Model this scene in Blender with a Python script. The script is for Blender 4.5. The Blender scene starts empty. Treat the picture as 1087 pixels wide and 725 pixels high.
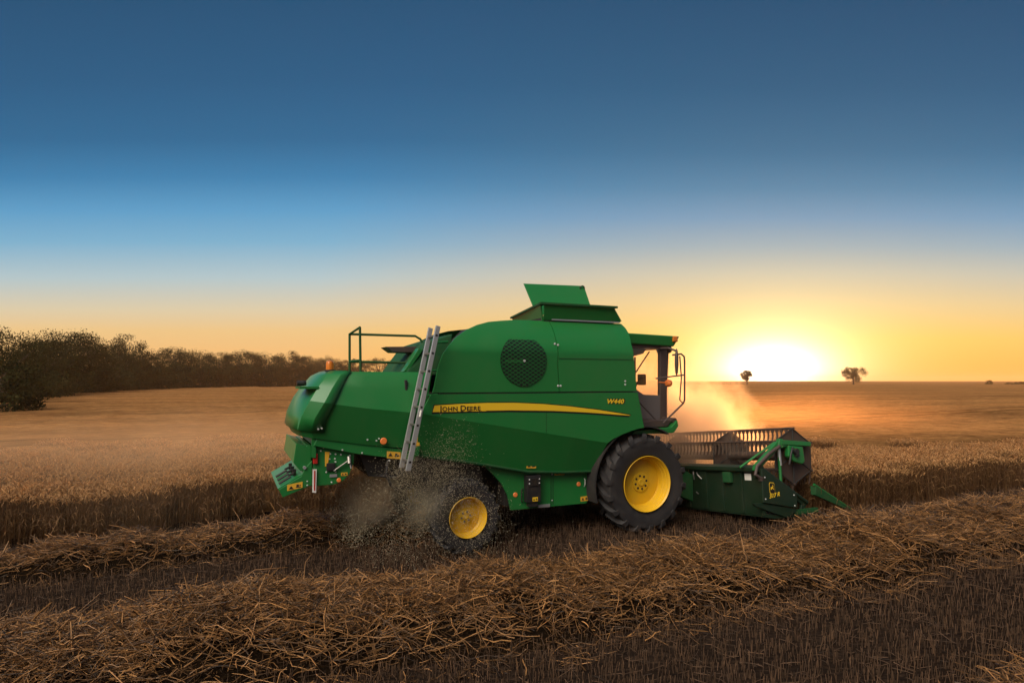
import bpy, bmesh, math, random
import numpy as np
from mathutils import Vector, Matrix
R = math.radians
rng = np.random.default_rng(7)
random.seed(7)
sc = bpy.context.scene
C = sc.collection

# ------------------------------------------------------------------ camera
EYE = 2.79
cam = bpy.data.cameras.new('camera'); cam_o = bpy.data.objects.new('camera', cam); C.objects.link(cam_o)
cam.sensor_fit = 'HORIZONTAL'; cam.sensor_width = 36; cam.lens = 665 / 1087 * 36
cam.shift_y = 41.5 / 1087; cam.clip_start = .1; cam.clip_end = 6000
cam_o.location = (0, 0, EYE); cam_o.rotation_euler = (R(90), 0, 0)
sc.camera = cam_o

# ------------------------------------------------------------------ sky, sun, exposure
SUN_AZ, SUN_EL = R(22.6), R(1.5)
SUN = Vector((math.sin(SUN_AZ) * math.cos(SUN_EL), math.cos(SUN_AZ) * math.cos(SUN_EL), math.sin(SUN_EL)))
w = bpy.data.worlds.new('World'); sc.world = w; w.use_nodes = True
nt = w.node_tree; nt.nodes.clear()
def N(tree, typ, **kw):
    n = tree.nodes.new(typ)
    for k, v in kw.items():
        setattr(n, k, v)
    return n
def ramp(tree, stops, fac, interp='LINEAR'):
    n = tree.nodes.new('ShaderNodeValToRGB'); e = n.color_ramp.elements; n.color_ramp.interpolation = interp
    while len(e) < len(stops): e.new(0.5)
    for i, (p, c) in enumerate(stops):
        e[i].position = p; e[i].color = tuple(c) + (1,) if len(c) == 3 else c
    tree.links.new(fac, n.inputs[0]); return n.outputs[0]
def mth(tree, op, a, b=None, clamp=False):
    n = tree.nodes.new('ShaderNodeMath'); n.operation = op; n.use_clamp = clamp
    for i, x in enumerate((a, b)):
        if x is None: continue
        if isinstance(x, (int, float)): n.inputs[i].default_value = x
        else: tree.links.new(x, n.inputs[i])
    return n.outputs[0]
def mix(tree, typ, fac, a, b):
    n = tree.nodes.new('ShaderNodeMix'); n.data_type = 'RGBA'; n.blend_type = typ
    for i, x in ((0, fac), (6, a), (7, b)):
        if isinstance(x, (int, float)): n.inputs[i].default_value = x
        elif isinstance(x, tuple): n.inputs[i].default_value = x + (1,) if len(x) == 3 else x
        else: tree.links.new(x, n.inputs[i])
    return n.outputs[2]
def lin(*c):
    return tuple(((x / 255 + .055) / 1.055) ** 2.4 if x > 10 else x / 255 / 12.92 for x in c)
tc = N(nt, 'ShaderNodeTexCoord'); d = tc.outputs['Generated']
sx = N(nt, 'ShaderNodeSeparateXYZ'); nt.links.new(d, sx.inputs[0])
# the bands lie flat across the northern sky: height angle measured against the northward part of the direction
el = mth(nt, 'DIVIDE', mth(nt, 'ARCTAN2', sx.outputs[2], mth(nt, 'MAXIMUM', sx.outputs[1], .35)), R(40))
def dot(v):
    n = N(nt, 'ShaderNodeVectorMath', operation='DOT_PRODUCT'); nt.links.new(d, n.inputs[0]); n.inputs[1].default_value = v
    return n.outputs['Value']
def deg(x): return x / 40
away = ramp(nt, [(0, lin(252, 182, 102)), (deg(4.6), lin(238, 199, 138)), (deg(6.4), lin(222, 205, 170)), (deg(9.3), lin(180, 199, 203)),
                 (deg(12.5), lin(126, 177, 206)), (deg(15.2), lin(94, 158, 200)), (deg(18), lin(64, 129, 174)), (deg(21), lin(50, 107, 149)), (deg(25.5), lin(44, 94, 134)), (deg(33), lin(38, 80, 116))], el)
side = ramp(nt, [(0, lin(250, 172, 66)), (deg(3.8), lin(250, 199, 98)), (deg(7), lin(230, 200, 146)), (deg(9.7), lin(200, 192, 172)),
                 (deg(12), lin(160, 174, 182)), (deg(14.5), lin(120, 154, 184)), (deg(17), lin(86, 133, 166)), (deg(20), lin(62, 113, 147)), (deg(25), lin(45, 95, 130)), (deg(33), lin(33, 75, 110))], el)
flat_sun = (math.sin(SUN_AZ), math.cos(SUN_AZ), 0)
az = mth(nt, 'DIVIDE', mth(nt, 'ADD', dot(flat_sun), -0.76), 0.24, clamp=True)
col = mix(nt, 'MIX', az, away, side)
across = Vector((math.cos(SUN_AZ), -math.sin(SUN_AZ), 0))
hx = mth(nt, 'ARCTAN2', dot(tuple(across)), dot(flat_sun)); vz = mth(nt, 'SUBTRACT', mth(nt, 'ARCSINE', sx.outputs[2]), R(.6))
ang = mth(nt, 'DIVIDE', mth(nt, 'SQRT', mth(nt, 'ADD', mth(nt, 'POWER', mth(nt, 'MULTIPLY', hx, .86), 2), mth(nt, 'POWER', mth(nt, 'MULTIPLY', vz, 1.4), 2))), R(45))
angd = mth(nt, 'MULTIPLY', ang, 45.0)
def fade(w_): return mth(nt, 'EXPONENT', mth(nt, 'DIVIDE', angd, -w_))
glow = mix(nt, 'ADD', 1.0, mix(nt, 'MIX', fade(2.0), (0, 0, 0), (6.5, 5.9, 4.6)), mix(nt, 'MIX', fade(6.0), (0, 0, 0), (.50, .44, .10)))
# the sky opposite the sun, behind the camera, is in the earth's shadow near the horizon
opp = mth(nt, 'DIVIDE', mth(nt, 'ADD', dot(flat_sun), .45), .8, clamp=True)
col = mix(nt, 'MULTIPLY', 1.0, col, ramp(nt, [(0, (.22, .24, .30)), (1, (1, 1, 1))], opp))
col = mix(nt, 'ADD', 1.0, col, glow)
# pale fill light added to the unseen sky, behind the camera and left
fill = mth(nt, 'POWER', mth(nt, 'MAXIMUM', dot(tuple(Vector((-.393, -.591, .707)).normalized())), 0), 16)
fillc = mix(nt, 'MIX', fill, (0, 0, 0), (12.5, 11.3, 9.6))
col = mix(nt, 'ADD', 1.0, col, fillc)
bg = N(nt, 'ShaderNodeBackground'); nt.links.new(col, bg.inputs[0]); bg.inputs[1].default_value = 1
sky = N(nt, 'ShaderNodeTexSky'); sky.sky_type = 'NISHITA'; sky.sun_disc = False
sky.sun_elevation = SUN_EL; sky.sun_rotation = SUN_AZ; sky.air_density = 1; sky.dust_density = 2
bg2 = N(nt, 'ShaderNodeBackground'); nt.links.new(sky.outputs[0], bg2.inputs[0]); bg2.inputs[1].default_value = .004
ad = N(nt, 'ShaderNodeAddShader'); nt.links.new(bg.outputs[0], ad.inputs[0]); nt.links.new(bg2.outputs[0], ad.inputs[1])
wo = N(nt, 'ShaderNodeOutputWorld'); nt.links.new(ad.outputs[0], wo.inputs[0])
w.cycles.sampling_method = 'MANUAL'; w.cycles.sample_map_resolution = 1024

sun = bpy.data.lights.new('sun', 'SUN'); sun.energy = 5.0; sun.angle = R(.6); sun.color = (1, .43, .14)
sun_o = bpy.data.objects.new('sun', sun); C.objects.link(sun_o)
sun_o.rotation_euler = (-SUN).to_track_quat('-Z', 'Y').to_euler()

vs = sc.view_settings; vs.view_transform = 'Standard'; vs.look = 'None'; vs.exposure = 0; vs.gamma = 1; vs.use_curve_mapping = False
cy = sc.cycles
cy.use_denoising = True; cy.denoising_prefilter = 'ACCURATE'; cy.denoising_input_passes = 'RGB_ALBEDO_NORMAL'; cy.max_bounces = 6; cy.diffuse_bounces = 3; cy.glossy_bounces = 3; cy.transmission_bounces = 4
cy.transparent_max_bounces = 12; cy.volume_bounces = 8; cy.caustics_reflective = False; cy.caustics_refractive = False
cy.sample_clamp_indirect = 4; cy.volume_step_rate = 2; cy.volume_max_steps = 128

# ------------------------------------------------------------------ frames and helpers
TH = R(24); OX, OY = 1.845, 12.80                # the machine's heading, and the ground point under its front axle
def st2w(s, t):                                    # machine frame (s ahead, t to its right) -> ground X, Y
    return OX + s * math.cos(TH) + t * math.sin(TH), OY + s * math.sin(TH) - t * math.cos(TH)
def w2st(x, y):
    x = x - OX; y = y - OY
    return x * math.cos(TH) + y * math.sin(TH), x * math.sin(TH) - y * math.cos(TH)
def sstep(a, b, x):
    x = np.clip((x - a) / (b - a), 0, 1); return x * x * (3 - 2 * x)
def ground_z(x, y):
    x = np.asarray(x, float); y = np.asarray(y, float)
    s, t = w2st(x, y)
    z = .10 * np.clip(t, -3, 2.7) * sstep(.8, 2.6, s) * (1 - sstep(25, 60, s)) * (1 - sstep(2.8, 9, t) * .6)
    z = z - .22 * sstep(-2.5, -9, x) * (1 - sstep(25, 70, y))
    z = z + .02 * np.sin(x * 1.1 + y * .6) + .015 * np.sin(y * 1.9 - x * .4)
    return z

def mesh_np(name, verts, quads, mat=None, parent=None, var=None, smooth=False, tris=None):
    me = bpy.data.meshes.new(name)
    verts = np.asarray(verts, np.float32).reshape(-1, 3); quads = np.asarray(quads, np.int32).reshape(-1, 4)
    nq = len(quads); nt_ = 0 if tris is None else len(tris)
    me.vertices.add(len(verts)); me.vertices.foreach_set('co', verts.ravel())
    loops = quads.ravel(); starts = np.arange(nq) * 4; tot = np.full(nq, 4)
    if nt_:
        tris = np.asarray(tris, np.int32)
        loops = np.concatenate([loops, tris.ravel()]); starts = np.concatenate([starts, nq * 4 + np.arange(nt_) * 3]); tot = np.concatenate([tot, np.full(nt_, 3)])
    me.loops.add(len(loops)); me.loops.foreach_set('vertex_index', loops.astype(np.int32))
    me.polygons.add(len(starts)); me.polygons.foreach_set('loop_start', starts.astype(np.int32)); me.polygons.foreach_set('loop_total', tot.astype(np.int32))
    if var is not None:
        a = me.attributes.new('var', 'FLOAT', 'POINT'); a.data.foreach_set('value', np.asarray(var, np.float32))
    me.update(); me.validate()
    if smooth: me.polygons.foreach_set('use_smooth', np.ones(len(me.polygons), bool))
    o = bpy.data.objects.new(name, me); C.objects.link(o)
    if mat: me.materials.append(mat)
    if parent: o.parent = parent
    return o
def tag(o, label=None, cat=None, group=None, kind=None):
    for k, v in (('label', label), ('category', cat), ('group', group), ('kind', kind)):
        if v: o[k] = v
    return o
def empty(name, loc=(0, 0, 0), rz=0):
    o = bpy.data.objects.new(name, None); C.objects.link(o); o.location = loc; o.rotation_euler = (0, 0, rz); o.empty_display_size = .3
    return o
def strands(pts, rad, sides=3, taper=None):
    """pts (n,k,3) -> thin prisms: verts, quads, and strand index per vertex"""
    n, k, _ = pts.shape
    ax = pts[:, -1] - pts[:, 0]; ax /= np.linalg.norm(ax, axis=1, keepdims=True) + 1e-9
    rv = rng.normal(size=(n, 3)); e1 = np.cross(ax, rv); e1 /= np.linalg.norm(e1, axis=1, keepdims=True) + 1e-9
    e2 = np.cross(ax, e1)
    tp = np.ones(k) if taper is None else np.asarray(taper)
    rad = np.broadcast_to(np.asarray(rad, float), (n,))
    a = np.arange(sides) * 2 * np.pi / sides
    off = e1[:, None, :] * np.cos(a)[None, :, None] + e2[:, None, :] * np.sin(a)[None, :, None]
    v = pts[:, :, None, :] + off[:, None] * rad[:, None, None, None] * tp[None, :, None, None]
    base = (np.arange(n) * k * sides)[:, None, None]
    i = np.arange(k - 1)[None, :, None] * sides; j = np.arange(sides)[None, None, :]; j2 = (j + 1) % sides
    q = np.stack(np.broadcast_arrays(base + i + j, base + i + j2, base + i + sides + j2, base + i + sides + j), -1)
    return v.reshape(-1, 3), q.reshape(-1, 4), np.repeat(np.arange(n), k * sides)

class MB:
    """collects shapes in the machine frame (s, t, z); local axes are X = s, Y = -t"""
    def __init__(self): self.bm = bmesh.new()
    def v(self, p): return self.bm.verts.new((p[0], -p[1], p[2]))
    def face(self, vs):
        try: return self.bm.faces.new(vs)
        except ValueError: return None
    def box(self, s0, s1, t0, t1, z0, z1):
        c = [self.v((s, t, z)) for s in (s0, s1) for t in (t0, t1) for z in (z0, z1)]
        for f in ((0, 1, 3, 2), (4, 6, 7, 5), (0, 4, 5, 1), (2, 3, 7, 6), (0, 2, 6, 4), (1, 5, 7, 3)): self.face([c[i] for i in f])
        return self
    def prism(self, pts, t0, t1):
        """outline in (s, z) or callable t; extruded from t0 to t1 (numbers or one per point)"""
        n = len(pts); t0 = [t0] * n if not isinstance(t0, (list, tuple)) else t0; t1 = [t1] * n if not isinstance(t1, (list, tuple)) else t1
        a = [self.v((p[0], t0[i], p[1])) for i, p in enumerate(pts)]; b = [self.v((p[0], t1[i], p[1])) for i, p in enumerate(pts)]
        self.face(a); self.face(b[::-1])
        for i in range(n): self.face([a[i], b[i], b[(i + 1) % n], a[(i + 1) % n]])
        return self
    def hull(self, bottom, top):
        a = [self.v(p) for p in bottom]; b = [self.v(p) for p in top]; n = len(a)
        self.face(a[::-1]); self.face(b)
        for i in range(n): self.face([a[i], a[(i + 1) % n], b[(i + 1) % n], b[i]])
        return self
    def loft(self, rings, cap=True):
        rr = [[self.v(p) for p in r] for r in rings]; n = len(rr[0])
        for a, b in zip(rr, rr[1:]):
            for i in range(n): self.face([a[i], a[(i + 1) % n], b[(i + 1) % n], b[i]])
        if cap: self.face(rr[0][::-1]); self.face(rr[-1])
        return self
    def tube(self, pts, r, sides=8, r1=None, caps=True):
        P = [Vector(p) for p in pts]; rings = []; prev = None
        for i, p in enumerate(P):
            dv = (P[min(i + 1, len(P) - 1)] - P[max(i - 1, 0)]).normalized()
            if prev is None:
                e1 = dv.orthogonal().normalized()
            else:
                e1 = (prev - dv * prev.dot(dv)).normalized()
            prev = e1; e2 = dv.cross(e1)
            rad = r if r1 is None else r + (r1 - r) * i / (len(P) - 1)
            rings.append([p + (e1 * math.cos(2 * math.pi * k / sides) + e2 * math.sin(2 * math.pi * k / sides)) * rad for k in range(sides)])
        return self.loft(rings, caps)
    def lathe(self, prof, centre, seg=48, axis='t', a0=0, a1=2 * math.pi):
        """profile of (radius, along-axis) about an axis through centre"""
        full = abs(a1 - a0 - 2 * math.pi) < 1e-6; m = seg if full else seg + 1; rings = []
        for r, h in prof:
            ring = []
            for k in range(m):
                a = a0 + (a1 - a0) * k / seg; x, y = r * math.cos(a), r * math.sin(a)
                o = (x, h, y) if axis == 't' else ((x, y, h) if axis == 'z' else (h, x, y))
                ring.append(self.v((centre[0] + o[0], centre[1] + o[1], centre[2] + o[2])))
            rings.append(ring)
        for a, b in zip(rings, rings[1:]):
            for i in range(m if full else m - 1): self.face([a[i], a[(i + 1) % m], b[(i + 1) % m], b[i]])
        return self
    def build(self, name, mat, parent=None, bevel=0, smooth=False, loc=None, weld=True):
        bm = self.bm
        if weld: bmesh.ops.remove_doubles(bm, verts=bm.verts, dist=1e-5)
        bmesh.ops.recalc_face_normals(bm, faces=bm.faces)
        if loc: bmesh.ops.translate(bm, verts=bm.verts, vec=(-loc[0], loc[1], -loc[2]))
        me = bpy.data.meshes.new(name); bm.to_mesh(me); bm.free()
        if smooth:
            me.polygons.foreach_set('use_smooth', np.ones(len(me.polygons), bool))
            try: me.set_sharp_from_angle(angle=R(38 if smooth is True else smooth))
            except Exception: pass
        me.materials.append(mat); o = bpy.data.objects.new(name, me); C.objects.link(o)
        if parent: o.parent = parent
        if loc: o.location = (loc[0], -loc[1], loc[2])
        if bevel:
            b = o.modifiers.new('bevel', 'BEVEL'); b.width = bevel; b.segments = 2; b.limit_method = 'ANGLE'; b.angle_limit = R(35); b.harden_normals = False
        return o

# ------------------------------------------------------------------ materials
def mat_new(name):
    m = bpy.data.materials.new(name); m.use_nodes = True; t = m.node_tree; t.nodes.clear()
    o = N(t, 'ShaderNodeOutputMaterial'); return m, t, o
def paint(name, c, rough=.4, metal=0, dust=.25, dustc=(.22, .15, .09), coat=0, spec=.5, bump=.02, scale=3):
    m, t, o = mat_new(name); b = N(t, 'ShaderNodeBsdfPrincipled'); t.links.new(b.outputs[0], o.inputs[0])
    co = N(t, 'ShaderNodeTexCoord')
    n1 = N(t, 'ShaderNodeTexNoise'); n1.inputs['Scale'].default_value = scale; n1.inputs['Detail'].default_value = 8; n1.inputs['Roughness'].default_value = .65
    t.links.new(co.outputs['Object'], n1.inputs['Vector'])
    n2 = N(t, 'ShaderNodeTexNoise'); n2.inputs['Scale'].default_value = 60; n2.inputs['Detail'].default_value = 4; t.links.new(co.outputs['Object'], n2.inputs['Vector'])
    f = mth(t, 'MULTIPLY', mth(t, 'MULTIPLY', ramp(t, [(.42, (0, 0, 0)), (.75, (1, 1, 1))], n1.outputs['Fac']), ramp(t, [(.35, (.5, .5, .5)), (.65, (1, 1, 1))], n2.outputs['Fac'])), dust)
    t.links.new(mix(t, 'MIX', f, c, dustc), b.inputs['Base Color'])
    t.links.new(mth(t, 'ADD', mth(t, 'MULTIPLY', f, .8), rough), b.inputs['Roughness'])
    b.inputs['Metallic'].default_value = metal; b.inputs['Coat Weight'].default_value = coat; b.inputs['Coat Roughness'].default_value = .15
    b.inputs['Specular IOR Level'].default_value = spec
    if bump:
        bp = N(t, 'ShaderNodeBump'); bp.inputs['Strength'].default_value = bump; bp.inputs['Distance'].default_value = .05
        t.links.new(n1.outputs['Fac'], bp.inputs['Height']); t.links.new(bp.outputs[0], b.inputs['Normal'])
    return m
M = {}
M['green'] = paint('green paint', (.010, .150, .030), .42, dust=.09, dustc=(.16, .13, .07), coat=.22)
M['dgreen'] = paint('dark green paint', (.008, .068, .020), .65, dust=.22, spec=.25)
M['shaded_green'] = paint('green with header shade', (.004, .019, .007), .5, dust=.2, dustc=(.06, .05, .03))  # body green darkened, so the header's shade sits in its colour
M['lgreen'] = M['green']
M['yellow'] = paint('wheel yellow paint', (.72, .42, .012), .42, dust=.28, dustc=(.35, .2, .07), scale=5)
M['decal'] = paint('yellow decal', (.80, .50, .02), .4, dust=.05)
M['sticker'] = paint('warning sticker', (.72, .38, .03), .5, dust=.1)
M['orange'] = paint('orange reflector', (.85, .22, .05), .3, dust=.1)
M['red'] = paint('red reflector', (.45, .02, .015), .25, dust=.1)
M['white'] = paint('white paint', (.75, .72, .66), .5, dust=.2)
M['black'] = paint('black plastic', (.012, .011, .012), .5, dust=.15)
M['decalblack'] = paint('black lettering', (.006, .006, .006), .5, dust=0, bump=0)
M['dark'] = paint('dark machinery', (.018, .016, .016), .7, dust=.35, dustc=(.09, .06, .04))
M['rubber'] = paint('tyre rubber', (.016, .014, .015), .68, dust=.45, dustc=(.075, .06, .05), scale=6, bump=.1)
M['alu'] = paint('aluminium', (.62, .62, .62), .38, metal=.75, dust=.2)
M['steel'] = paint('worn steel', (.30, .28, .26), .4, metal=.8, dust=.3)
M['bolt'] = paint('zinc bolt', (.65, .65, .62), .35, metal=.4, dust=0, bump=0)
M['maroon'] = paint('weathered dark sheet', (.06, .04, .036), .5, dust=.3)
M['reel'] = paint('reel paint', (.045, .028, .022), .6, dust=.4, dustc=(.2, .11, .06))
M['tine'] = paint('plastic tine', (.08, .05, .035), .5, dust=.3)
M['liner'] = paint('cab liner', (.12, .10, .10), .8, dust=.1)
def glass():
    m, t, o = mat_new('cab glass'); a = N(t, 'ShaderNodeBsdfTransparent'); a.inputs[0].default_value = (.97, .96, .94, 1)
    g = N(t, 'ShaderNodeBsdfGlossy'); g.inputs['Roughness'].default_value = .03; g.inputs[0].default_value = (1, 1, 1, 1)
    df = N(t, 'ShaderNodeBsdfTranslucent'); df.inputs[0].default_value = (.6, .5, .4, 1)
    s0 = N(t, 'ShaderNodeMixShader'); s0.inputs[0].default_value = .03; t.links.new(a.outputs[0], s0.inputs[1]); t.links.new(df.outputs[0], s0.inputs[2])
    s = N(t, 'ShaderNodeMixShader'); s.inputs[0].default_value = .04; t.links.new(s0.outputs[0], s.inputs[1]); t.links.new(g.outputs[0], s.inputs[2])
    t.links.new(s.outputs[0], o.inputs[0]); return m
M['glass'] = glass()
def amber():
    m, t, o = mat_new('amber lens'); b = N(t, 'ShaderNodeBsdfPrincipled'); b.inputs['Base Color'].default_value = (.95, .26, .03, 1); b.inputs['Roughness'].default_value = .15
    b.inputs['Transmission Weight'].default_value = .35; t.links.new(b.outputs[0], o.inputs[0]); return m
M['amber'] = amber()
def straw(name, c0, c1, trans=.35, rough=.55):
    m, t, o = mat_new(name); at = N(t, 'ShaderNodeAttribute'); at.attribute_name = 'var'
    c = ramp(t, [(0, c0), (1, c1)], at.outputs['Fac'])
    b = N(t, 'ShaderNodeBsdfPrincipled'); b.inputs['Roughness'].default_value = rough; b.inputs['Specular IOR Level'].default_value = .5; t.links.new(c, b.inputs['Base Color'])
    tr = N(t, 'ShaderNodeBsdfTranslucent'); t.links.new(c, tr.inputs[0])
    s = N(t, 'ShaderNodeMixShader'); s.inputs[0].default_value = trans; t.links.new(b.outputs[0], s.inputs[1]); t.links.new(tr.outputs[0], s.inputs[2])
    t.links.new(s.outputs[0], o.inputs[0]); return m
M['straw'] = straw('cut straw', (.024, .011, .0045), (.72, .355, .125), .15, .36)
M['stubble'] = straw('stubble', (.04, .023, .014), (.24, .135, .075), .2)
M['wheat'] = straw('ripe wheat', (.11, .048, .018), (.66, .36, .135), .4)
M['chaff'] = straw('chaff', (.34, .26, .15), (.82, .72, .52), .4)
def soil(name, c0, c1, c2, stretch=(1, 1), scale=1.0, bump=.6, far=False):
    m, t, o = mat_new(name); b = N(t, 'ShaderNodeBsdfPrincipled'); b.inputs['Roughness'].default_value = 1; b.inputs['Specular IOR Level'].default_value = 0
    t.links.new(b.outputs[0], o.inputs[0]); co = N(t, 'ShaderNodeTexCoord')
    mp = N(t, 'ShaderNodeMapping'); t.links.new(co.outputs['Object'], mp.inputs['Vector']); mp.inputs['Rotation'].default_value = (0, 0, -TH); mp.inputs['Scale'].default_value = (stretch[0], stretch[1], 1)
    n1 = N(t, 'ShaderNodeTexNoise'); n1.inputs['Scale'].default_value = 14 * scale; n1.inputs['Detail'].default_value = 8; n1.inputs['Roughness'].default_value = .75; t.links.new(mp.outputs[0], n1.inputs['Vector'])
    n2 = N(t, 'ShaderNodeTexNoise'); n2.inputs['Scale'].default_value = .35 * scale; n2.inputs['Detail'].default_value = 5; t.links.new(mp.outputs[0], n2.inputs['Vector'])
    c = ramp(t, [(.3, c0), (.52, c1), (.72, c2)], n1.outputs['Fac'])
    c = mix(t, 'MULTIPLY', .6, c, ramp(t, [(.3, (.55, .55, .55)), (.7, (1.25, 1.25, 1.25))], n2.outputs['Fac']))
    t.links.new(c, b.inputs['Base Color'])
    bp = N(t, 'ShaderNodeBump'); bp.inputs['Strength'].default_value = bump; bp.inputs['Distance'].default_value = .08; t.links.new(n1.outputs['Fac'], bp.inputs['Height']); t.links.new(bp.outputs[0], b.inputs['Normal'])
    return m
M['soil'] = soil('soil with chaff', (.010, .007, .006), (.028, .018, .013), (.10, .062, .040), (.5, 1.4))
M['crop'] = soil('crop canopy', (.12, .055, .019), (.29, .140, .051), (.52, .27, .105), (.25, 1.0), .5, .9)
def crop_rows(m):
    # drilled rows, patchy ripeness and the sprayer's tramlines, all running the way the machine drives
    t = m.node_tree; b = [n for n in t.nodes if n.type == 'BSDF_PRINCIPLED'][0]; src = b.inputs['Base Color'].links[0].from_socket
    mp = [n for n in t.nodes if n.type == 'MAPPING'][0]; co = [n for n in t.nodes if n.type == 'TEX_COORD'][0]
    m2 = N(t, 'ShaderNodeMapping'); t.links.new(co.outputs['Object'], m2.inputs['Vector']); m2.inputs['Rotation'].default_value = (0, 0, -TH)
    xy = N(t, 'ShaderNodeSeparateXYZ'); t.links.new(m2.outputs[0], xy.inputs[0])
    st = N(t, 'ShaderNodeMapping'); t.links.new(m2.outputs[0], st.inputs['Vector']); st.inputs['Scale'].default_value = (.012, .16, 1)
    n3 = N(t, 'ShaderNodeTexNoise'); n3.inputs['Scale'].default_value = 1.6; n3.inputs['Detail'].default_value = 7; n3.inputs['Roughness'].default_value = .7; t.links.new(st.outputs[0], n3.inputs['Vector'])
    c = mix(t, 'MULTIPLY', .75, src, ramp(t, [(.32, (.5, .5, .5)), (.5, (1, 1, 1)), (.68, (1.35, 1.3, 1.2))], n3.outputs['Fac']))
    n4 = N(t, 'ShaderNodeTexNoise'); n4.inputs['Scale'].default_value = .9; n4.inputs['Detail'].default_value = 9; n4.inputs['Roughness'].default_value = .85; t.links.new(m2.outputs[0], n4.inputs['Vector'])
    c = mix(t, 'MULTIPLY', .8, c, ramp(t, [(.38, (.55, .5, .48)), (.5, (1, 1, 1)), (.62, (1.35, 1.35, 1.3))], n4.outputs['Fac']))
    fr = mth(t, 'FRACT', mth(t, 'DIVIDE', mth(t, 'ADD', xy.outputs[1], 3.0), 21.0))
    l1 = mth(t, 'LESS_THAN', mth(t, 'ABSOLUTE', mth(t, 'SUBTRACT', fr, .45)), .012); l2 = mth(t, 'LESS_THAN', mth(t, 'ABSOLUTE', mth(t, 'SUBTRACT', fr, .54)), .012)
    c = mix(t, 'MULTIPLY', mth(t, 'MULTIPLY', mth(t, 'ADD', l1, l2), .7), c, (.35, .3, .28)); t.links.new(c, b.inputs['Base Color'])
crop_rows(M['crop'])
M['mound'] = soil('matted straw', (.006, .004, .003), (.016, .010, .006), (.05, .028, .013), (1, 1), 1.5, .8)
def leaf(name, c0, c1):
    m, t, o = mat_new(name); at = N(t, 'ShaderNodeAttribute'); at.attribute_name = 'var'; c = ramp(t, [(0, c0), (1, c1)], at.outputs['Fac'])
    a = N(t, 'ShaderNodeBsdfDiffuse'); t.links.new(c, a.inputs[0]); b = N(t, 'ShaderNodeBsdfTranslucent'); t.links.new(c, b.inputs[0])
    s = N(t, 'ShaderNodeMixShader'); s.inputs[0].default_value = .25; t.links.new(a.outputs[0], s.inputs[1]); t.links.new(b.outputs[0], s.inputs[2]); t.links.new(s.outputs[0], o.inputs[0]); return m
M['leaf'] = leaf('woodland foliage', (.014, .018, .008), (.055, .056, .022))
M['bark'] = paint('bark', (.05, .035, .025), .9, dust=.2)
def dustmat(name, colour, density, scale, anis, lo, hi, centre, size, power=1.5, rough=.6, nz=.55):
    m, t, o = mat_new(name); v = N(t, 'ShaderNodeVolumePrincipled'); v.inputs['Color'].default_value = colour + (1,); v.inputs['Anisotropy'].default_value = anis
    co = N(t, 'ShaderNodeTexCoord'); n = N(t, 'ShaderNodeTexNoise'); n.inputs['Scale'].default_value = scale; n.inputs['Detail'].default_value = 5; n.inputs['Roughness'].default_value = rough
    t.links.new(co.outputs['Object'], n.inputs['Vector'])
    mp = N(t, 'ShaderNodeVectorMath', operation='DIVIDE'); t.links.new(co.outputs['Object'], mp.inputs[0]); mp.inputs[1].default_value = size
    ln = N(t, 'ShaderNodeVectorMath', operation='LENGTH'); t.links.new(mp.outputs[0], ln.inputs[0])
    fall = mth(t, 'POWER', mth(t, 'SUBTRACT', 1.0, ln.outputs['Value'], clamp=True), power)
    # the noise eats into the falloff, so the cloud gets a billowing edge
    dn = mth(t, 'MULTIPLY', ramp(t, [(lo, (0, 0, 0)), (hi, (1, 1, 1))], mth(t, 'ADD', mth(t, 'MULTIPLY', n.outputs['Fac'], nz), mth(t, 'MULTIPLY', fall, .6))), density)
    t.links.new(dn, v.inputs['Density']); t.links.new(v.outputs[0], o.inputs['Volume']); return m

# ------------------------------------------------------------------ ground
def axis(edges):
    out = []
    for a, b, st in edges: out += list(np.arange(a, b, st))
    return np.array(out + [edges[-1][1]])
def grid_obj(name, xs, ys, zf, mat, mask=None):
    X, Y = np.meshgrid(xs, ys, indexing='ij'); Z = zf(X, Y); nx, ny = X.shape
    i, j = np.meshgrid(np.arange(nx - 1), np.arange(ny - 1), indexing='ij'); a = (i * ny + j).ravel()
    return mesh_np(name, np.stack([X, Y, Z], -1).reshape(-1, 3), np.stack([a, a + ny, a + ny + 1, a + 1], -1), mat, smooth=True)
xs = axis([(-2200, -200, 200), (-200, -40, 20), (-40, -16, 2), (-16, 18, .25), (18, 40, 2), (40, 200, 20), (200, 2200, 200)])
ys = axis([(-60, 2, 4), (2, 22, .25), (22, 60, 2), (60, 200, 20), (200, 2400, 200)])
tag(grid_obj('ground', xs, ys, ground_z, M['soil']), 'dark soil of the harvested field with chaff lying on it', 'ground', kind='structure')

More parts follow.
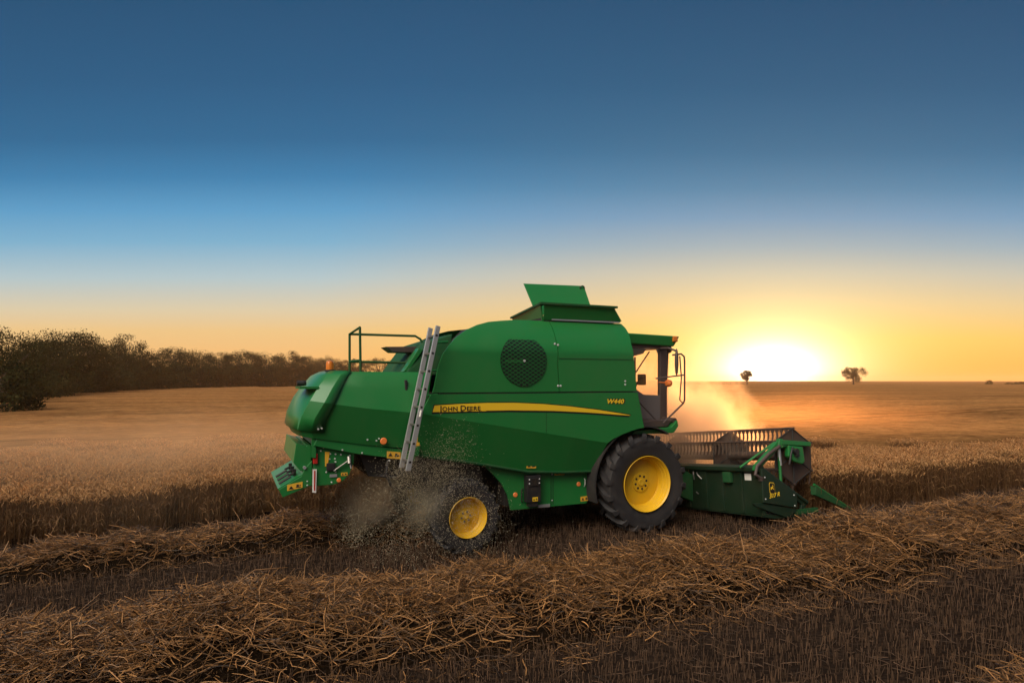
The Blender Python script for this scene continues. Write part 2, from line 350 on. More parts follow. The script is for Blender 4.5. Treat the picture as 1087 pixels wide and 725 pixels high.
# crop canopy: the closed surface of the standing wheat, from the cut edges to the horizon
def canopy_h(s, t):
    dist = np.sqrt((s + 2) ** 2 + (t - 12) ** 2)
    return .44 + .27 * sstep(22, 30, dist)
TE_R, TE_L, SE = 2.45, -2.75, 3.05
def canopy():
    V = []; Q = []; base = 0
    la = -np.concatenate([[3.75, 3.9, 4.1], np.arange(4.5, 40, 1.0), np.geomspace(40, 2400, 26)])
    sa = np.concatenate([-np.geomspace(1200, 40, 16), np.arange(-38, 50, 1.0), np.geomspace(50, 2400, 24)])
    sb = np.concatenate([[SE + .9], np.arange(4.4, 50, 1.0), np.geomspace(50, 2400, 24)])
    tb = np.array([-3.75, -2, -1, 0, .8, 1.3, 1.5])
    for ss, tt, sk in ((sa, la, 't'), (sb, tb[::-1], 'ts')):
        S, T = np.meshgrid(ss, tt, indexing='ij'); X = OX + S * math.cos(TH) + T * math.sin(TH); Y = OY + S * math.sin(TH) - T * math.cos(TH)
        Z = ground_z(X, Y) + canopy_h(S, T) + .05 * np.sin(X * .9) * np.sin(Y * 1.1)
        n, m = S.shape; v = np.stack([X, Y, Z], -1).reshape(-1, 3); i, j = np.meshgrid(np.arange(n - 1), np.arange(m - 1), indexing='ij'); a = (i * m + j).ravel()
        V.append(v); Q.append(np.stack([a, a + 1, a + m + 1, a + m], -1) + base); top = base; base += n * m
        rim = top + np.arange(n) * m                                 # first t column is the cut edge
        vv = v.reshape(n, m, 3)[:, 0].copy(); vv[:, 2] -= .6; V.append(vv); low = base + np.arange(n); base += n
        Q.append(np.stack([rim[:-1], rim[1:], low[1:], low[:-1]], -1))
        if 's' in sk:
            rim = top + np.arange(m); vv = v.reshape(n, m, 3)[0].copy(); vv[:, 2] -= .6; V.append(vv); low = base + np.arange(m); base += m
            Q.append(np.stack([rim[:-1], low[:-1], low[1:], rim[1:]], -1))
    return mesh_np('wheat_field', np.concatenate(V), np.concatenate(Q), M['crop'], smooth=True)
tag(canopy(), 'ripe wheat field stretching to the horizon', 'field', kind='structure')

# standing wheat: stems with ears near the camera, instanced from a few clumps
def clump(seed, n, full=True, size=1.0):
    g = np.random.default_rng(seed); V = []; Q = []; var = []; base = 0
    p = g.uniform(-size / 2, size / 2, (n, 2)); h = g.normal(.74, .045, n); lean = g.normal(0, .06, (n, 2)); b = 0 if full else .3
    root = np.stack([p[:, 0], p[:, 1], np.full(n, b)], -1)
    mid = np.stack([p[:, 0] + lean[:, 0] * .5, p[:, 1] + lean[:, 1] * .5, h * .6], -1); top = np.stack([p[:, 0] + lean[:, 0], p[:, 1] + lean[:, 1], h], -1)
    cv = g.uniform(0, 1, n)
    v, q, k = strands(np.stack([root, mid, top], 1), .0035); V.append(v); Q.append(q + base); base += len(v); var.append(cv[k] * .22)  # stem tone kept dark to paint shade into the cut edge
    a = g.uniform(0, 6.28, n); bend = np.stack([np.cos(a), np.sin(a), np.zeros(n)], -1) * g.uniform(.02, .07, n)[:, None]
    e = [top, top + bend * .3 + [0, 0, .035], top + bend + [0, 0, .058], top + bend * 1.6 + [0, 0, .062]]
    v, q, k = strands(np.stack(e, 1), .0078, 4, [.45, 1, .85, .15]); V.append(v); Q.append(q + base); base += len(v); var.append(.42 + .58 * cv[k])
    m = int(n * (.7 if full else .25)); ii = g.integers(0, n, m); a = g.uniform(0, 6.28, m); L = g.uniform(.10, .22, m); z0 = h[ii] * g.uniform(.3, .85, m)
    if not full: z0 = np.maximum(z0, .4)
    dr = np.stack([np.cos(a), np.sin(a), np.zeros(m)], -1); r0 = np.stack([p[ii, 0], p[ii, 1], z0], -1)
    v, q, k = strands(np.stack([r0, r0 + dr * L[:, None] * .6 + [0, 0, .05], r0 + dr * L[:, None] + [0, 0, -.04]], 1), .006, 3, [1, 1, .2]); V.append(v); Q.append(q + base); var.append(g.uniform(0, .6, m)[k])
    o = mesh_np('wheat_clump', np.concatenate(V), np.concatenate(Q), M['wheat'], var=np.concatenate(var)); C.objects.unlink(o); return o
def instanced(name, pts, rot, scl, templates, label, cat):
    o = mesh_np(name, pts, np.zeros((0, 4), int))
    a = o.data.attributes.new('rot', 'FLOAT_VECTOR', 'POINT'); a.data.foreach_set('vector', np.asarray(rot, np.float32).ravel())
    a = o.data.attributes.new('scl', 'FLOAT', 'POINT'); a.data.foreach_set('value', np.asarray(scl, np.float32))
    col_ = bpy.data.collections.new(name + '_kinds')
    for t_ in templates: col_.objects.link(t_)
    g = bpy.data.node_groups.new(name, 'GeometryNodeTree')
    g.interface.new_socket('Geometry', in_out='INPUT', socket_type='NodeSocketGeometry'); g.interface.new_socket('Geometry', in_out='OUTPUT', socket_type='NodeSocketGeometry')
    i = g.nodes.new('NodeGroupInput'); u = g.nodes.new('NodeGroupOutput'); ip = g.nodes.new('GeometryNodeInstanceOnPoints'); ci = g.nodes.new('GeometryNodeCollectionInfo')
    ci.inputs[0].default_value = col_; ci.inputs['Separate Children'].default_value = True; ci.inputs['Reset Children'].default_value = True
    ra = g.nodes.new('GeometryNodeInputNamedAttribute'); ra.data_type = 'FLOAT_VECTOR'; ra.inputs[0].default_value = 'rot'
    sa = g.nodes.new('GeometryNodeInputNamedAttribute'); sa.data_type = 'FLOAT'; sa.inputs[0].default_value = 'scl'
    ri = g.nodes.new('FunctionNodeRandomValue'); ri.data_type = 'INT'
    for s_ in ri.inputs:
        if s_.type == 'INT' and s_.name == 'Min': s_.default_value = 0
        if s_.type == 'INT' and s_.name == 'Max': s_.default_value = len(templates) - 1
    L = g.links.new; L(i.outputs[0], ip.inputs['Points']); L(ci.outputs[0], ip.inputs['Instance']); ip.inputs['Pick Instance'].default_value = True
    L([x for x in ri.outputs if x.type == 'INT'][0], ip.inputs['Instance Index']); L([x for x in ra.outputs if x.type == 'VECTOR'][0], ip.inputs['Rotation'])
    L([x for x in sa.outputs if x.enabled][0], ip.inputs['Scale']); L(ip.outputs[0], u.inputs[0])
    md = o.modifiers.new('instances', 'NODES'); md.node_group = g
    return tag(o, label, cat, kind='stuff')
def in_view(x, y, m=1.5): return (np.abs(x) < y * .84 + m) & (y > 3.5)
edge_k = [clump(11 + k, 400) for k in range(4)]; top_k = [clump(31 + k, 340, False) for k in range(4)]
def crop_points(full):
    out = []
    g = np.random.default_rng(3 if full else 4)
    for s in np.arange(-40, 62, .95):
        for t in np.arange(-52, 2.5, .95):
            s2, t2 = s + g.uniform(-.12, .12), t + g.uniform(-.12, .12)
            if t2 > TE_R - .25 or (s2 < SE + .3 and t2 > TE_L - .25): continue
            if t2 <= TE_L - .25: din = max(TE_L - .25 - t2, (s2 - SE) if t2 > TE_L - 1.5 and s2 > SE else 0) if s2 < SE + 1.5 else TE_R - .25 - t2
            else: din = min(TE_R - .25 - t2, s2 - SE - .3)
            x, y = st2w(s2, t2); dist = math.hypot(x, y)
            if dist > 26 + g.uniform(-2.5, 2.5) or not in_view(x, y, 2.5): continue
            if (din < 3.0) != full: continue
            if 17.2 < TE_R - t2 < 17.7 and s2 > 0: continue          # a tramline
            out.append((x, y, float(ground_z(x, y)) - .0))
    return np.array(out)
for full, kinds, nm, lb in ((True, edge_k, 'wheat_edge', 'cut edge of the standing wheat with stems and ears'), (False, top_k, 'wheat_ears', 'ripe ears covering the standing wheat behind the cut edge')):
    p = crop_points(full); n = len(p)
    instanced(nm, p, np.stack([rng.normal(0, .03, n), rng.normal(0, .03, n), rng.integers(0, 4, n) * math.pi / 2 + TH + rng.normal(0, .04, n)], -1), rng.uniform(.93, 1.08, n), kinds, lb, 'wheat')

# ------------------------------------------------------------------ windrows, stubble, loose straw
def path_pts(poly, u):
    poly = np.array(poly, float); d_ = np.r_[0, np.cumsum(np.linalg.norm(np.diff(poly, axis=0), axis=1))]
    q = u * d_[-1]; x = np.interp(q, d_, poly[:, 0]); y = np.interp(q, d_, poly[:, 1])
    x2 = np.interp(q + .3, d_, poly[:, 0]); y2 = np.interp(q + .3, d_, poly[:, 1]); tx, ty = x2 - x, y2 - y
    ln = np.hypot(tx, ty); tx = np.where(ln < 1e-4, .91, tx / (ln + 1e-9)); ty = np.where(ln < 1e-4, .41, ty / (ln + 1e-9))
    return x, y, -ty, tx, d_[-1]
def mound_h(v, H, along):                                             # v across, -1..1
    return H * np.clip(1 - np.abs(v) ** 2.2, 0, 1) * (1 + .22 * np.sin(along * 2.1) + .16 * np.sin(along * 5.3 + v * 3))
def windrow(name, poly, half, H, n, label, seed, end=None):
    global rng
    end = half if end is None else end
    rng = np.random.default_rng(seed)
    L = path_pts(poly, np.array([0.]))[4]; nu = int(L / .18); uu = np.linspace(0, 1, nu); vv = np.linspace(-1, 1, 15)
    U, V = np.meshgrid(uu, vv, indexing='ij'); x, y, nx, ny, _ = path_pts(poly, U); hw = half + (end - half) * U; X = x + nx * V * hw; Y = y + ny * V * hw
    Z = ground_z(X, Y) + mound_h(V, H, U * L) * .8 - .02; m = 15
    i, j = np.meshgrid(np.arange(nu - 1), np.arange(m - 1), indexing='ij'); a = (i * m + j).ravel()
    mv = np.stack([X, Y, Z], -1).reshape(-1, 3); mq = np.stack([a, a + m, a + m + 1, a + 1], -1)
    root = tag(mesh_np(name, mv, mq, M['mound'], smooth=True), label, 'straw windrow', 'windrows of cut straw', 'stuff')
    u = rng.uniform(0, 1, n); v = np.clip(rng.normal(0, .48, n), -1.25, 1.25); x, y, nx, ny, _ = path_pts(poly, u); hw = half + (end - half) * u
    X = x + nx * v * hw; Y = y + ny * v * hw; ln = np.clip(rng.lognormal(-1.25, .45, n), .08, .75); short = rng.uniform(0, 1, n) < .3; ln = np.where(short, rng.uniform(.03, .12, n), ln)
    Z = ground_z(X, Y) + mound_h(np.clip(v, -1, 1), H, u * L) * rng.uniform(.72, 1.12, n) + rng.uniform(.0, .05, n)
    a = rng.uniform(0, 2 * np.pi, n); el_ = rng.normal(.08, .33, n)
    dr = np.stack([np.cos(a) * np.cos(el_), np.sin(a) * np.cos(el_), np.sin(el_)], -1); bow = rng.normal(0, .06, (n, 3)); kink = rng.normal(0, .06, (n, 3))
    c = np.stack([X, Y, Z], -1); h = ln[:, None]
    P = np.stack([c - dr * h * .5, c - dr * h * .17 + bow * h, c + dr * h * .17 + (bow + kink) * h, c + dr * h * .5 + kink * h * .5], 1)
    P[:, :, 2] = np.maximum(P[:, :, 2], ground_z(P[:, :, 0], P[:, :, 1]) + .01)
    vt, q, k = strands(P, np.clip(rng.lognormal(-5.6, .35, n), .0018, .0075))
    mesh_np('straw', vt, q, M['straw'], root, var=(rng.beta(.9, 2.0, n))[k])
    return root
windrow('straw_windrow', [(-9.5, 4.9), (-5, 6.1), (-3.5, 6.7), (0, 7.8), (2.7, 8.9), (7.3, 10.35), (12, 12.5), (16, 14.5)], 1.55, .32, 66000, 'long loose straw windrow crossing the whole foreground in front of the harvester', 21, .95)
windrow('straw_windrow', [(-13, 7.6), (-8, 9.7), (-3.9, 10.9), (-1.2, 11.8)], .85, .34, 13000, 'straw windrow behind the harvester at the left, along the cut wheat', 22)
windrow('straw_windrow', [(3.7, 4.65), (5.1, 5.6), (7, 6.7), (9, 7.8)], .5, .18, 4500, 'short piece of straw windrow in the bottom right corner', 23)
rng = np.random.default_rng(5)
def stubble():
    S, T = [], []
    rows = np.arange(-3.0, 12, .135)
    for t in rows:
        n = int(52 * 27); s = rng.uniform(-14, 14, n); S.append(s); T.append(np.full(n, t) + rng.normal(0, .012, n))
    s = np.concatenate(S); t = np.concatenate(T); x, y = st2w(s, t)
    k = in_view(x, y, .6) & (y > 4.2) & ~((t > TE_R - .1) & (s > 3.0) & False) & ~((s > SE - .1) & (t < TE_R)) & (t > TE_L)
    # thinner with distance and in the wheel tracks
    k &= rng.uniform(0, 1, len(x)) < np.clip(1.15 - .035 * y, .4, 1)
    x, y = x[k], y[k]; n = len(x); h = np.clip(rng.normal(.092, .035, n), .03, .18); z = ground_z(x, y)
    ln = rng.normal(0, .12, (n, 2)) * h[:, None]
    P = np.stack([np.stack([x, y, z - .01], -1), np.stack([x + ln[:, 0], y + ln[:, 1], z + h], -1)], 1)
    v, q, i = strands(P, rng.uniform(.0022, .0042, n))
    return mesh_np('stubble', v, q, M['stubble'], var=np.clip(rng.normal(.45, .28, n), 0, 1)[i])
tag(stubble(), 'rows of short cut stubble covering the foreground', 'stubble', kind='stuff')
def loose():
    n = 16000; s = rng.uniform(-14, 14, n); t = rng.uniform(-2.8, 11, n); x, y = st2w(s, t); k = in_view(x, y, .5) & (y > 4.2) & ~((s > SE) & (t < TE_R)); x, y = x[k], y[k]; n = len(x)
    a = rng.uniform(0, 6.28, n); ln = rng.uniform(.04, .22, n); e = rng.normal(0, .12, n); z = ground_z(x, y) + rng.uniform(.01, .06, n)
    dr = np.stack([np.cos(a), np.sin(a), e], -1) * ln[:, None] * .5; c = np.stack([x, y, z], -1); P = np.stack([c - dr, c + rng.normal(0, .01, (n, 3)), c + dr], 1)
    v, q, i = strands(P, rng.uniform(.002, .004, n)); return mesh_np('loose_straw', v, q, M['stubble'], var=rng.uniform(0, 1, n)[i])
tag(loose(), 'loose pieces of straw scattered between the stubble', 'straw', kind='stuff')

# ------------------------------------------------------------------ trees
def tree_kind(seed, h, wd, base=.12, trunk=.25, leaves=11000, leafsize=.19, clumps=74, flat=1.0, name='woodland_tree'):
    g = np.random.default_rng(seed); root = empty(name)
    mb = MB(); mb.tube([(0, 0, -.6), (g.normal(0, .05), 0, h * .25), (g.normal(0, .15), g.normal(0, .15), h * .6), (0, 0, h * .85)], trunk, 7, .04)
    cs = []
    for i in range(clumps):
        z = base + (1 - base) * g.beta(1.3, 1.15); rr = wd * .5 * math.sqrt(max(.02, 1 - abs((z - .5 * (1 + base)) / (.52 * (1 - base))) ** 2.4)) * math.sqrt(g.uniform(.08, 1)); a = g.uniform(0, 6.28)
        cs.append((rr * math.cos(a), rr * math.sin(a), h * z * .96, g.uniform(.10, .20) * wd * flat))
    for c in cs[::3]: mb.tube([(0, 0, max(h * .15, c[2] * .6)), (c[0] * .5, -c[1] * .5, c[2] * .8), (c[0], -c[1], c[2])], trunk * .3, 5, .02)
    mb.build('trunk', M['bark'], root)
    cc = np.array(cs); k = g.integers(0, clumps, leaves); u = g.normal(size=(leaves, 3)); u /= np.linalg.norm(u, axis=1, keepdims=True); r = g.uniform(0, 1, leaves) ** .45
    p = cc[k, :3] + u * (cc[k, 3] * r)[:, None] * np.array([1, 1, .75]); p[:, 2] = np.maximum(p[:, 2], .1)
    e1 = g.normal(size=(leaves, 3)); e1 /= np.linalg.norm(e1, axis=1, keepdims=True); e2 = np.cross(e1, g.normal(size=(leaves, 3))); e2 /= np.linalg.norm(e2, axis=1, keepdims=True)
    sz = leafsize * g.uniform(.6, 1.3, leaves)[:, None] * .5
    v = np.stack([p - e1 * sz, p + e2 * sz * .7, p + e1 * sz, p - e2 * sz * .7], 1).reshape(-1, 3)
    mesh_np('crown', v, np.arange(leaves * 4).reshape(-1, 4), M['leaf'], root, var=np.repeat(np.clip(g.normal(.45, .2, clumps)[k] + g.normal(0, .15, leaves), 0, 1), 4))
    return root
def copy_tree(o):
    c = o.copy(); C.objects.link(c)
    for ch in o.children:
        k = ch.copy(); C.objects.link(k); k.parent = c
    return c
kinds = [tree_kind(101, 10, 9), tree_kind(102, 10, 8, .06), tree_kind(103, 10, 10, .1), tree_kind(104, 10, 7, .04), tree_kind(105, 10, 8.5, .15), tree_kind(106, 10, 7.5, .05)]
shrub_k = [tree_kind(120, 5, 6.5, .02, .12, 3600, .26, 40, name='woodland_shrub'), tree_kind(121, 5, 7.5, .02, .12, 3600, .26, 40, name='woodland_shrub')]
used = set()
def place(k, px, Y, top, label, group, wscale=1.0, pool=kinds, hbase=10.0):
    """px is the azimuth across the picture, Y the distance, top the height in metres"""
    o = pool[k] if (id(pool), k) not in used else copy_tree(pool[k]); used.add((id(pool), k))
    x = (px - 543.5) / 665 * Y; o.location = (x, Y, float(ground_z(x, Y)) - .1); f = top / hbase
    o.scale = (f * wscale, f * wscale, f); o.rotation_euler = (0, 0, random.uniform(0, 6.28)); tag(o, label, 'tree' if pool is kinds else 'shrub', group); return o
GT = 'trees of the wood along the far left side of the field'
def Yat(px): return float(np.interp(px, [-60, 0, 25, 80, 140, 200, 260, 330, 420], [44, 54, 74, 108, 150, 190, 235, 290, 380]))
def top_at(px, py): return (404 - py) / 665 * Yat(px) * 1.03 + 2.79
named = [(2, 345, 'leftmost tree of the wood, tall and cut by the picture edge', 2, 1.0), (70, 351, 'broad domed tree rising behind the left end of the wood', 0, 1.25),
         (138, 355, 'tree with a rounded crown standing clear above the wood', 4, .85), (38, 360, 'narrow tree between the leftmost tree and the broad domed one', 3, 1.0)]
for px, py, lb, k, ws in named: place(k, px, Yat(px) + 4, top_at(px, py), lb, GT, ws)
LB = 'dark leafy tree in the row of the wood on the far left'
tops = {-30: 352, 20: 372, 52: 360, 60: 356, 84: 354, 96: 366, 108: 372, 120: 366, 130: 374, 150: 370, 160: 375, 172: 374, 184: 371, 196: 374, 210: 373, 222: 376, 234: 374, 246: 377, 258: 373, 270: 375, 282: 374, 294: 377, 306: 374, 318: 377, 330: 378,
        342: 380, 354: 379, 366: 381, 378: 380, 390: 382, 402: 381, 414: 383, 426: 382, 438: 384}
for i, (px, py) in enumerate(tops.items()):
    place(i % 6, px + random.uniform(-3, 3), Yat(px) + random.uniform(-3, 7), top_at(px, py) * random.uniform(.96, 1.03), LB, GT, random.uniform(.9, 1.15))
SB = 'low bushy shrub at the foot of the wood on the far left'
place(0, -6, 46, 4.6, 'large pale shrub at the left edge in front of the wood', 'shrubs at the foot of the wood', 1.0, shrub_k, 5.0)
for i, px in enumerate(np.arange(26, 360, 9)):
    Y = Yat(px) - 5; place(i % 2, px + random.uniform(-3, 3), Y, Y * random.uniform(.024, .034) + 2.1, SB, 'shrubs at the foot of the wood', 1.0, shrub_k, 5.0)
lone = tree_kind(131, 8.2, 6.2, .42, .42, 10000, .24, 46, 1.1, name='lone_tree'); lone.location = ((793 - 543.5) / 665 * 330, 330, -.1); tag(lone, 'small round lone tree on the horizon just left of the sun', 'tree')
oak = tree_kind(132, 10.2, 12.5, .26, .6, 13000, .26, 52, .85, name='lone_tree'); oak.location = ((906 - 543.5) / 665 * 340, 340, -.1); tag(oak, 'broad spreading lone tree on the horizon right of the sun', 'tree')
GB = 'bushes along the far horizon'
hb = tree_kind(133, 3.4, 6, .02, .15, 3000, .34, 30, 1.2, name='horizon_bush'); first = True
for px, hgt, ws in [(1050, 3.0, .6), (1072, 1.8, .8), (1082, 2.2, .9), (1092, 2.0, .9)] + [(730 + 7 * i, 1.5 + .5 * math.sin(i * 2.1), 1.1) for i in range(9)]:
    o = hb if first else copy_tree(hb); first = False
    o.location = ((px - 543.5) / 665 * 360, 360, -.1); o.scale = (ws, ws, hgt / 3.4); o.rotation_euler = (0, 0, px)
    tag(o, 'small bush standing alone on the right horizon' if px == 1050 else ('low bush on the horizon at the right picture edge' if px > 900 else 'low bush of the hedge on the horizon behind the cab'), 'bush', GB)

# ------------------------------------------------------------------ the combine harvester
H = empty('combine_harvester', (OX, OY, 0), TH)
tag(H, 'green combine harvester with yellow wheels cutting the wheat towards the low sun', 'combine harvester')
def part(mb, name, m, parent=H, **k): return mb.build(name, M[m], parent, **k)
def side_t(z): return 1.45 - .38 * max(0, (z - 3.25) / .57) ** 1.6
BOLT = {}
def rivets(pts, r=.016, out=.006, parent=H, name='bolt', m='bolt'):
    for s, t, z in pts:
        k = (round(r, 4), round(out, 4), m)
        if k not in BOLT:
            o = MB().lathe([(.0001, out), (r * .7, out), (r, out * .4), (r, -.004)], (0, 0, 0), 8).build(name, M[m], parent); BOLT[k] = o.data
        else:
            o = bpy.data.objects.new(name, BOLT[k]); C.objects.link(o); o.parent = parent
        o.location = (s, -t, z)

# -- body: inner hull, then the two flank panels
core = MB()
core.hull([(-4.15, 1.0, 1.5), (-.3, 1.0, 1.5), (-.3, -1.0, 1.5), (-4.15, -1.0, 1.5)], [(-4.0, 1.3, 2.6), (-.3, 1.3, 2.6), (-.3, -1.3, 2.6), (-4.0, -1.3, 2.6)])
core.hull([(-3.85, 1.25, 2.6), (-.3, 1.25, 2.6), (-.3, -1.25, 2.6), (-3.85, -1.25, 2.6)], [(-2.7, .98, 3.80), (-.32, .98, 3.80), (-.32, -.98, 3.80), (-2.7, -.98, 3.80)])
part(core, 'body', 'dark')
zL = [2.60, 2.7, 2.85, 3.03, 3.21, 3.34, 3.49, 3.62, 3.72, 3.79, 3.82, 3.84]
sL = [-4.03, -4.0, -3.97, -3.93, -3.86, -3.76, -3.61, -3.40, -3.17, -2.92, -2.65, -2.40]
zR = [2.6, 2.9, 3.23, 3.46, 3.66, 3.77, 3.86]; sR = [-.18, -.21, -.25, -.25, -.20, -.20, -.24]
zS = [2.6, 3.02, 3.51, 3.68, 3.86]; sS = [-1.775, -1.805, -1.79, -1.77, -1.76]
def flank(mb, sg, f0, f1, z0, z1, th=.035, nz=40, ns=14):
    g = []
    for off in (0, th):
        gg = []
        for i in range(nz + 1):
            z = z0 + (z1 - z0) * i / nz; a, b = f0(z), f1(z)
            gg.append([mb.v((a + (b - a) * j / ns, sg * (side_t(z) - off), z)) for j in range(ns + 1)])
        g.append(gg)
    for k in (0, 1):
        for i in range(nz):
            for j in range(ns): mb.face([g[k][i][j], g[k][i][j + 1], g[k][i + 1][j + 1], g[k][i + 1][j]])
    for i in range(nz):
        for j in (0, ns): mb.face([g[0][i][j], g[0][i + 1][j], g[1][i + 1][j], g[1][i][j]])
    for j in range(ns):
        for i in (0, nz): mb.face([g[0][i][j], g[0][i][j + 1], g[1][i][j + 1], g[1][i][j]])
    return mb
iL = lambda z: float(np.interp(z, zL, sL)); iR = lambda z: float(np.interp(z, zR, sR)); iS = lambda z: float(np.interp(z, zS, sS))
FAN = (-2.45, 3.12, .43)
crz = lambda s: 2.275 + (s + 4.22) * (1.68 - 2.275) / (4.22 - .8)      # the crease that crosses the flank
arch = [(-.8, 1.68), (-.68, 1.75), (-.5, 1.82), (-.3, 1.88), (-.12, 1.92)]
for sg in (1, -1):
    fp = part(flank(MB(), sg, iL, lambda z: iS(z) - .008, 2.60, 3.845), 'side_panel', 'green', smooth=True)
    dp = part(flank(MB(), sg, lambda z: iS(z) + .008, iR, 2.60, 3.855), 'side_panel', 'green', smooth=True)
    # middle panel with the stripe, then the flank below the crease leaning inwards
    mid = [(-4.22, 2.275), (-.8, 1.68)] + arch[1:] + [(-.02, 1.93), (-.16, 2.575), (-4.05, 2.575)]
    mp = part(MB().prism(mid, sg * 1.45, sg * 1.41), 'side_panel', 'green')
    lo_top = [(-4.22, 2.275), (-3.3, crz(-3.3)), (-2.3, crz(-2.3)), (-1.5, crz(-1.5)), (-.8, 1.68)]
    lo_bot = [(-4.24, 1.62), (-3.22, 1.435), (-2.28, 1.24), (-1.55, 1.19), (-1.02, 1.175)]
    q = MB()
    for tt in (0, .03):
        up = [q.v((s, sg * (1.449 - tt), z)) for s, z in lo_top]; dn = [q.v((s, sg * (1.24 - tt), z)) for s, z in lo_bot]
        for i in range(4): q.face([up[i], up[i + 1], dn[i + 1], dn[i]])
    part(q, 'lower_flank', 'green')
    # rolled lip under the lower flank
    part(MB().tube([(s, sg * 1.235, z - .012) for s, z in lo_bot], .028, 8), 'flank_lip', 'dgreen', smooth=True)
    lp = [(-3.18, 1.40), (-3.04, 1.36), (-2.89, 1.22), (-2.73, 1.05), (-2.61, .84), (-2.55, .57), (-1.04, .57), (-.96, 1.20), (-2.28, 1.25)]
    part(MB().prism(lp, sg * 1.13, sg * 1.10), 'lower_side_panel', 'green', bevel=.006)
# near side details
sp = [o for o in H.children if o.name.startswith('side_panel')]
near_rear, near_door, near_mid = sp[0], sp[1], sp[2]
low_near = [o for o in H.children if o.name.startswith('lower_side_panel')][0]
rivets([(-1.80, 1.452, 3.40), (-1.76, 1.36, 3.42), (-1.84, 1.41, 3.42), (-1.80, 1.452, 2.70), (-1.75, 1.452, 2.70), (-.43, 1.452, 2.72), (-.43, 1.452, 2.78)], .02, parent=near_door)
part(MB().box(-1.79, -.26, 1.451, 1.457, 3.165, 3.175), 'panel_fold', 'dgreen', near_door)
part(MB().box(-3.9, -.25, 1.39, 1.44, 2.576, 2.599), 'panel_gap', 'black', near_mid)
part(MB().box(-2.03, -2.022, 1.4505, 1.4535, 1.9, 2.33), 'panel_joint', 'dgreen', near_mid)
# cooling fan screen
fs = MB(); fo = []
for k in range(64):
    x_, z_ = FAN[2] * math.cos(2 * math.pi * k / 64), min(FAN[2] * math.sin(2 * math.pi * k / 64), .36); fo.append((x_, z_))
for j in range(12):                                                      # strips in z, so that it follows the panel where it curves in
    za = -FAN[2] + (.36 + FAN[2]) * j / 12; zb = -FAN[2] + (.36 + FAN[2]) * (j + 1) / 12; xa, xb = math.sqrt(max(0, FAN[2] ** 2 - za * za)), math.sqrt(max(0, FAN[2] ** 2 - zb * zb))
    if xa < 1e-3: xa = .08
    q_ = [(x_, z_) for x_, z_ in ((-xa, za), (xa, za), (xb, zb), (-xb, zb))]; fs.face([fs.v((FAN[0] + x_, side_t(FAN[1] + z_) + .010, FAN[1] + z_)) for x_, z_ in q_])
scr = part(fs, 'fan_screen', 'decalblack', near_rear)
ms = MB()
def chordbar(x0, z0, x1, z1):
    n = 5; wv = Vector((z0 - z1, x1 - x0)); wv = wv.normalized() * .0042
    for i in range(n):
        a = (x0 + (x1 - x0) * i / n, z0 + (z1 - z0) * i / n); b = (x0 + (x1 - x0) * (i + 1) / n, z0 + (z1 - z0) * (i + 1) / n); vs_ = []
        for tt in (.018, .024):
            for p, sgn in ((a, 1), (a, -1), (b, -1), (b, 1)):
                x, z = FAN[0] + p[0] + wv.x * sgn, FAN[1] + p[1] + wv.y * sgn; vs_.append(ms.v((x, side_t(z) + tt, z)))
        ms.face(vs_[4:]); ms.face([vs_[0], vs_[1], vs_[5], vs_[4]]); ms.face([vs_[2], vs_[3], vs_[7], vs_[6]])
for k in range(-16, 17):
    for slope in (.62, -.62):
        c = k * .066; r = FAN[2] * .985; A = 1 + slope ** 2; B = 2 * slope * c; D = B * B - 4 * A * (c * c - r * r)
        if D <= 0: continue
        x0, x1 = (-B - math.sqrt(D)) / (2 * A), (-B + math.sqrt(D)) / (2 * A)
        if slope > 0: x1 = min(x1, (.36 - c) / slope)
        else: x0 = max(x0, (.36 - c) / slope)
        if x1 - x0 > .02: chordbar(x0, c + slope * x0, x1, c + slope * x1)
part(ms, 'mesh', 'green', scr, weld=False)
part(MB().box(FAN[0] - .35, FAN[0] - .02, 1.455 + .012, 1.455 + .016, FAN[1] - .035, FAN[1] + .015), 'fan_blade', 'dgreen', scr)
part(MB().lathe([(.0001, .03), (.02, .03), (.02, .0)], (FAN[0], 1.455, FAN[1]), 12), 'hub', 'bolt', scr)
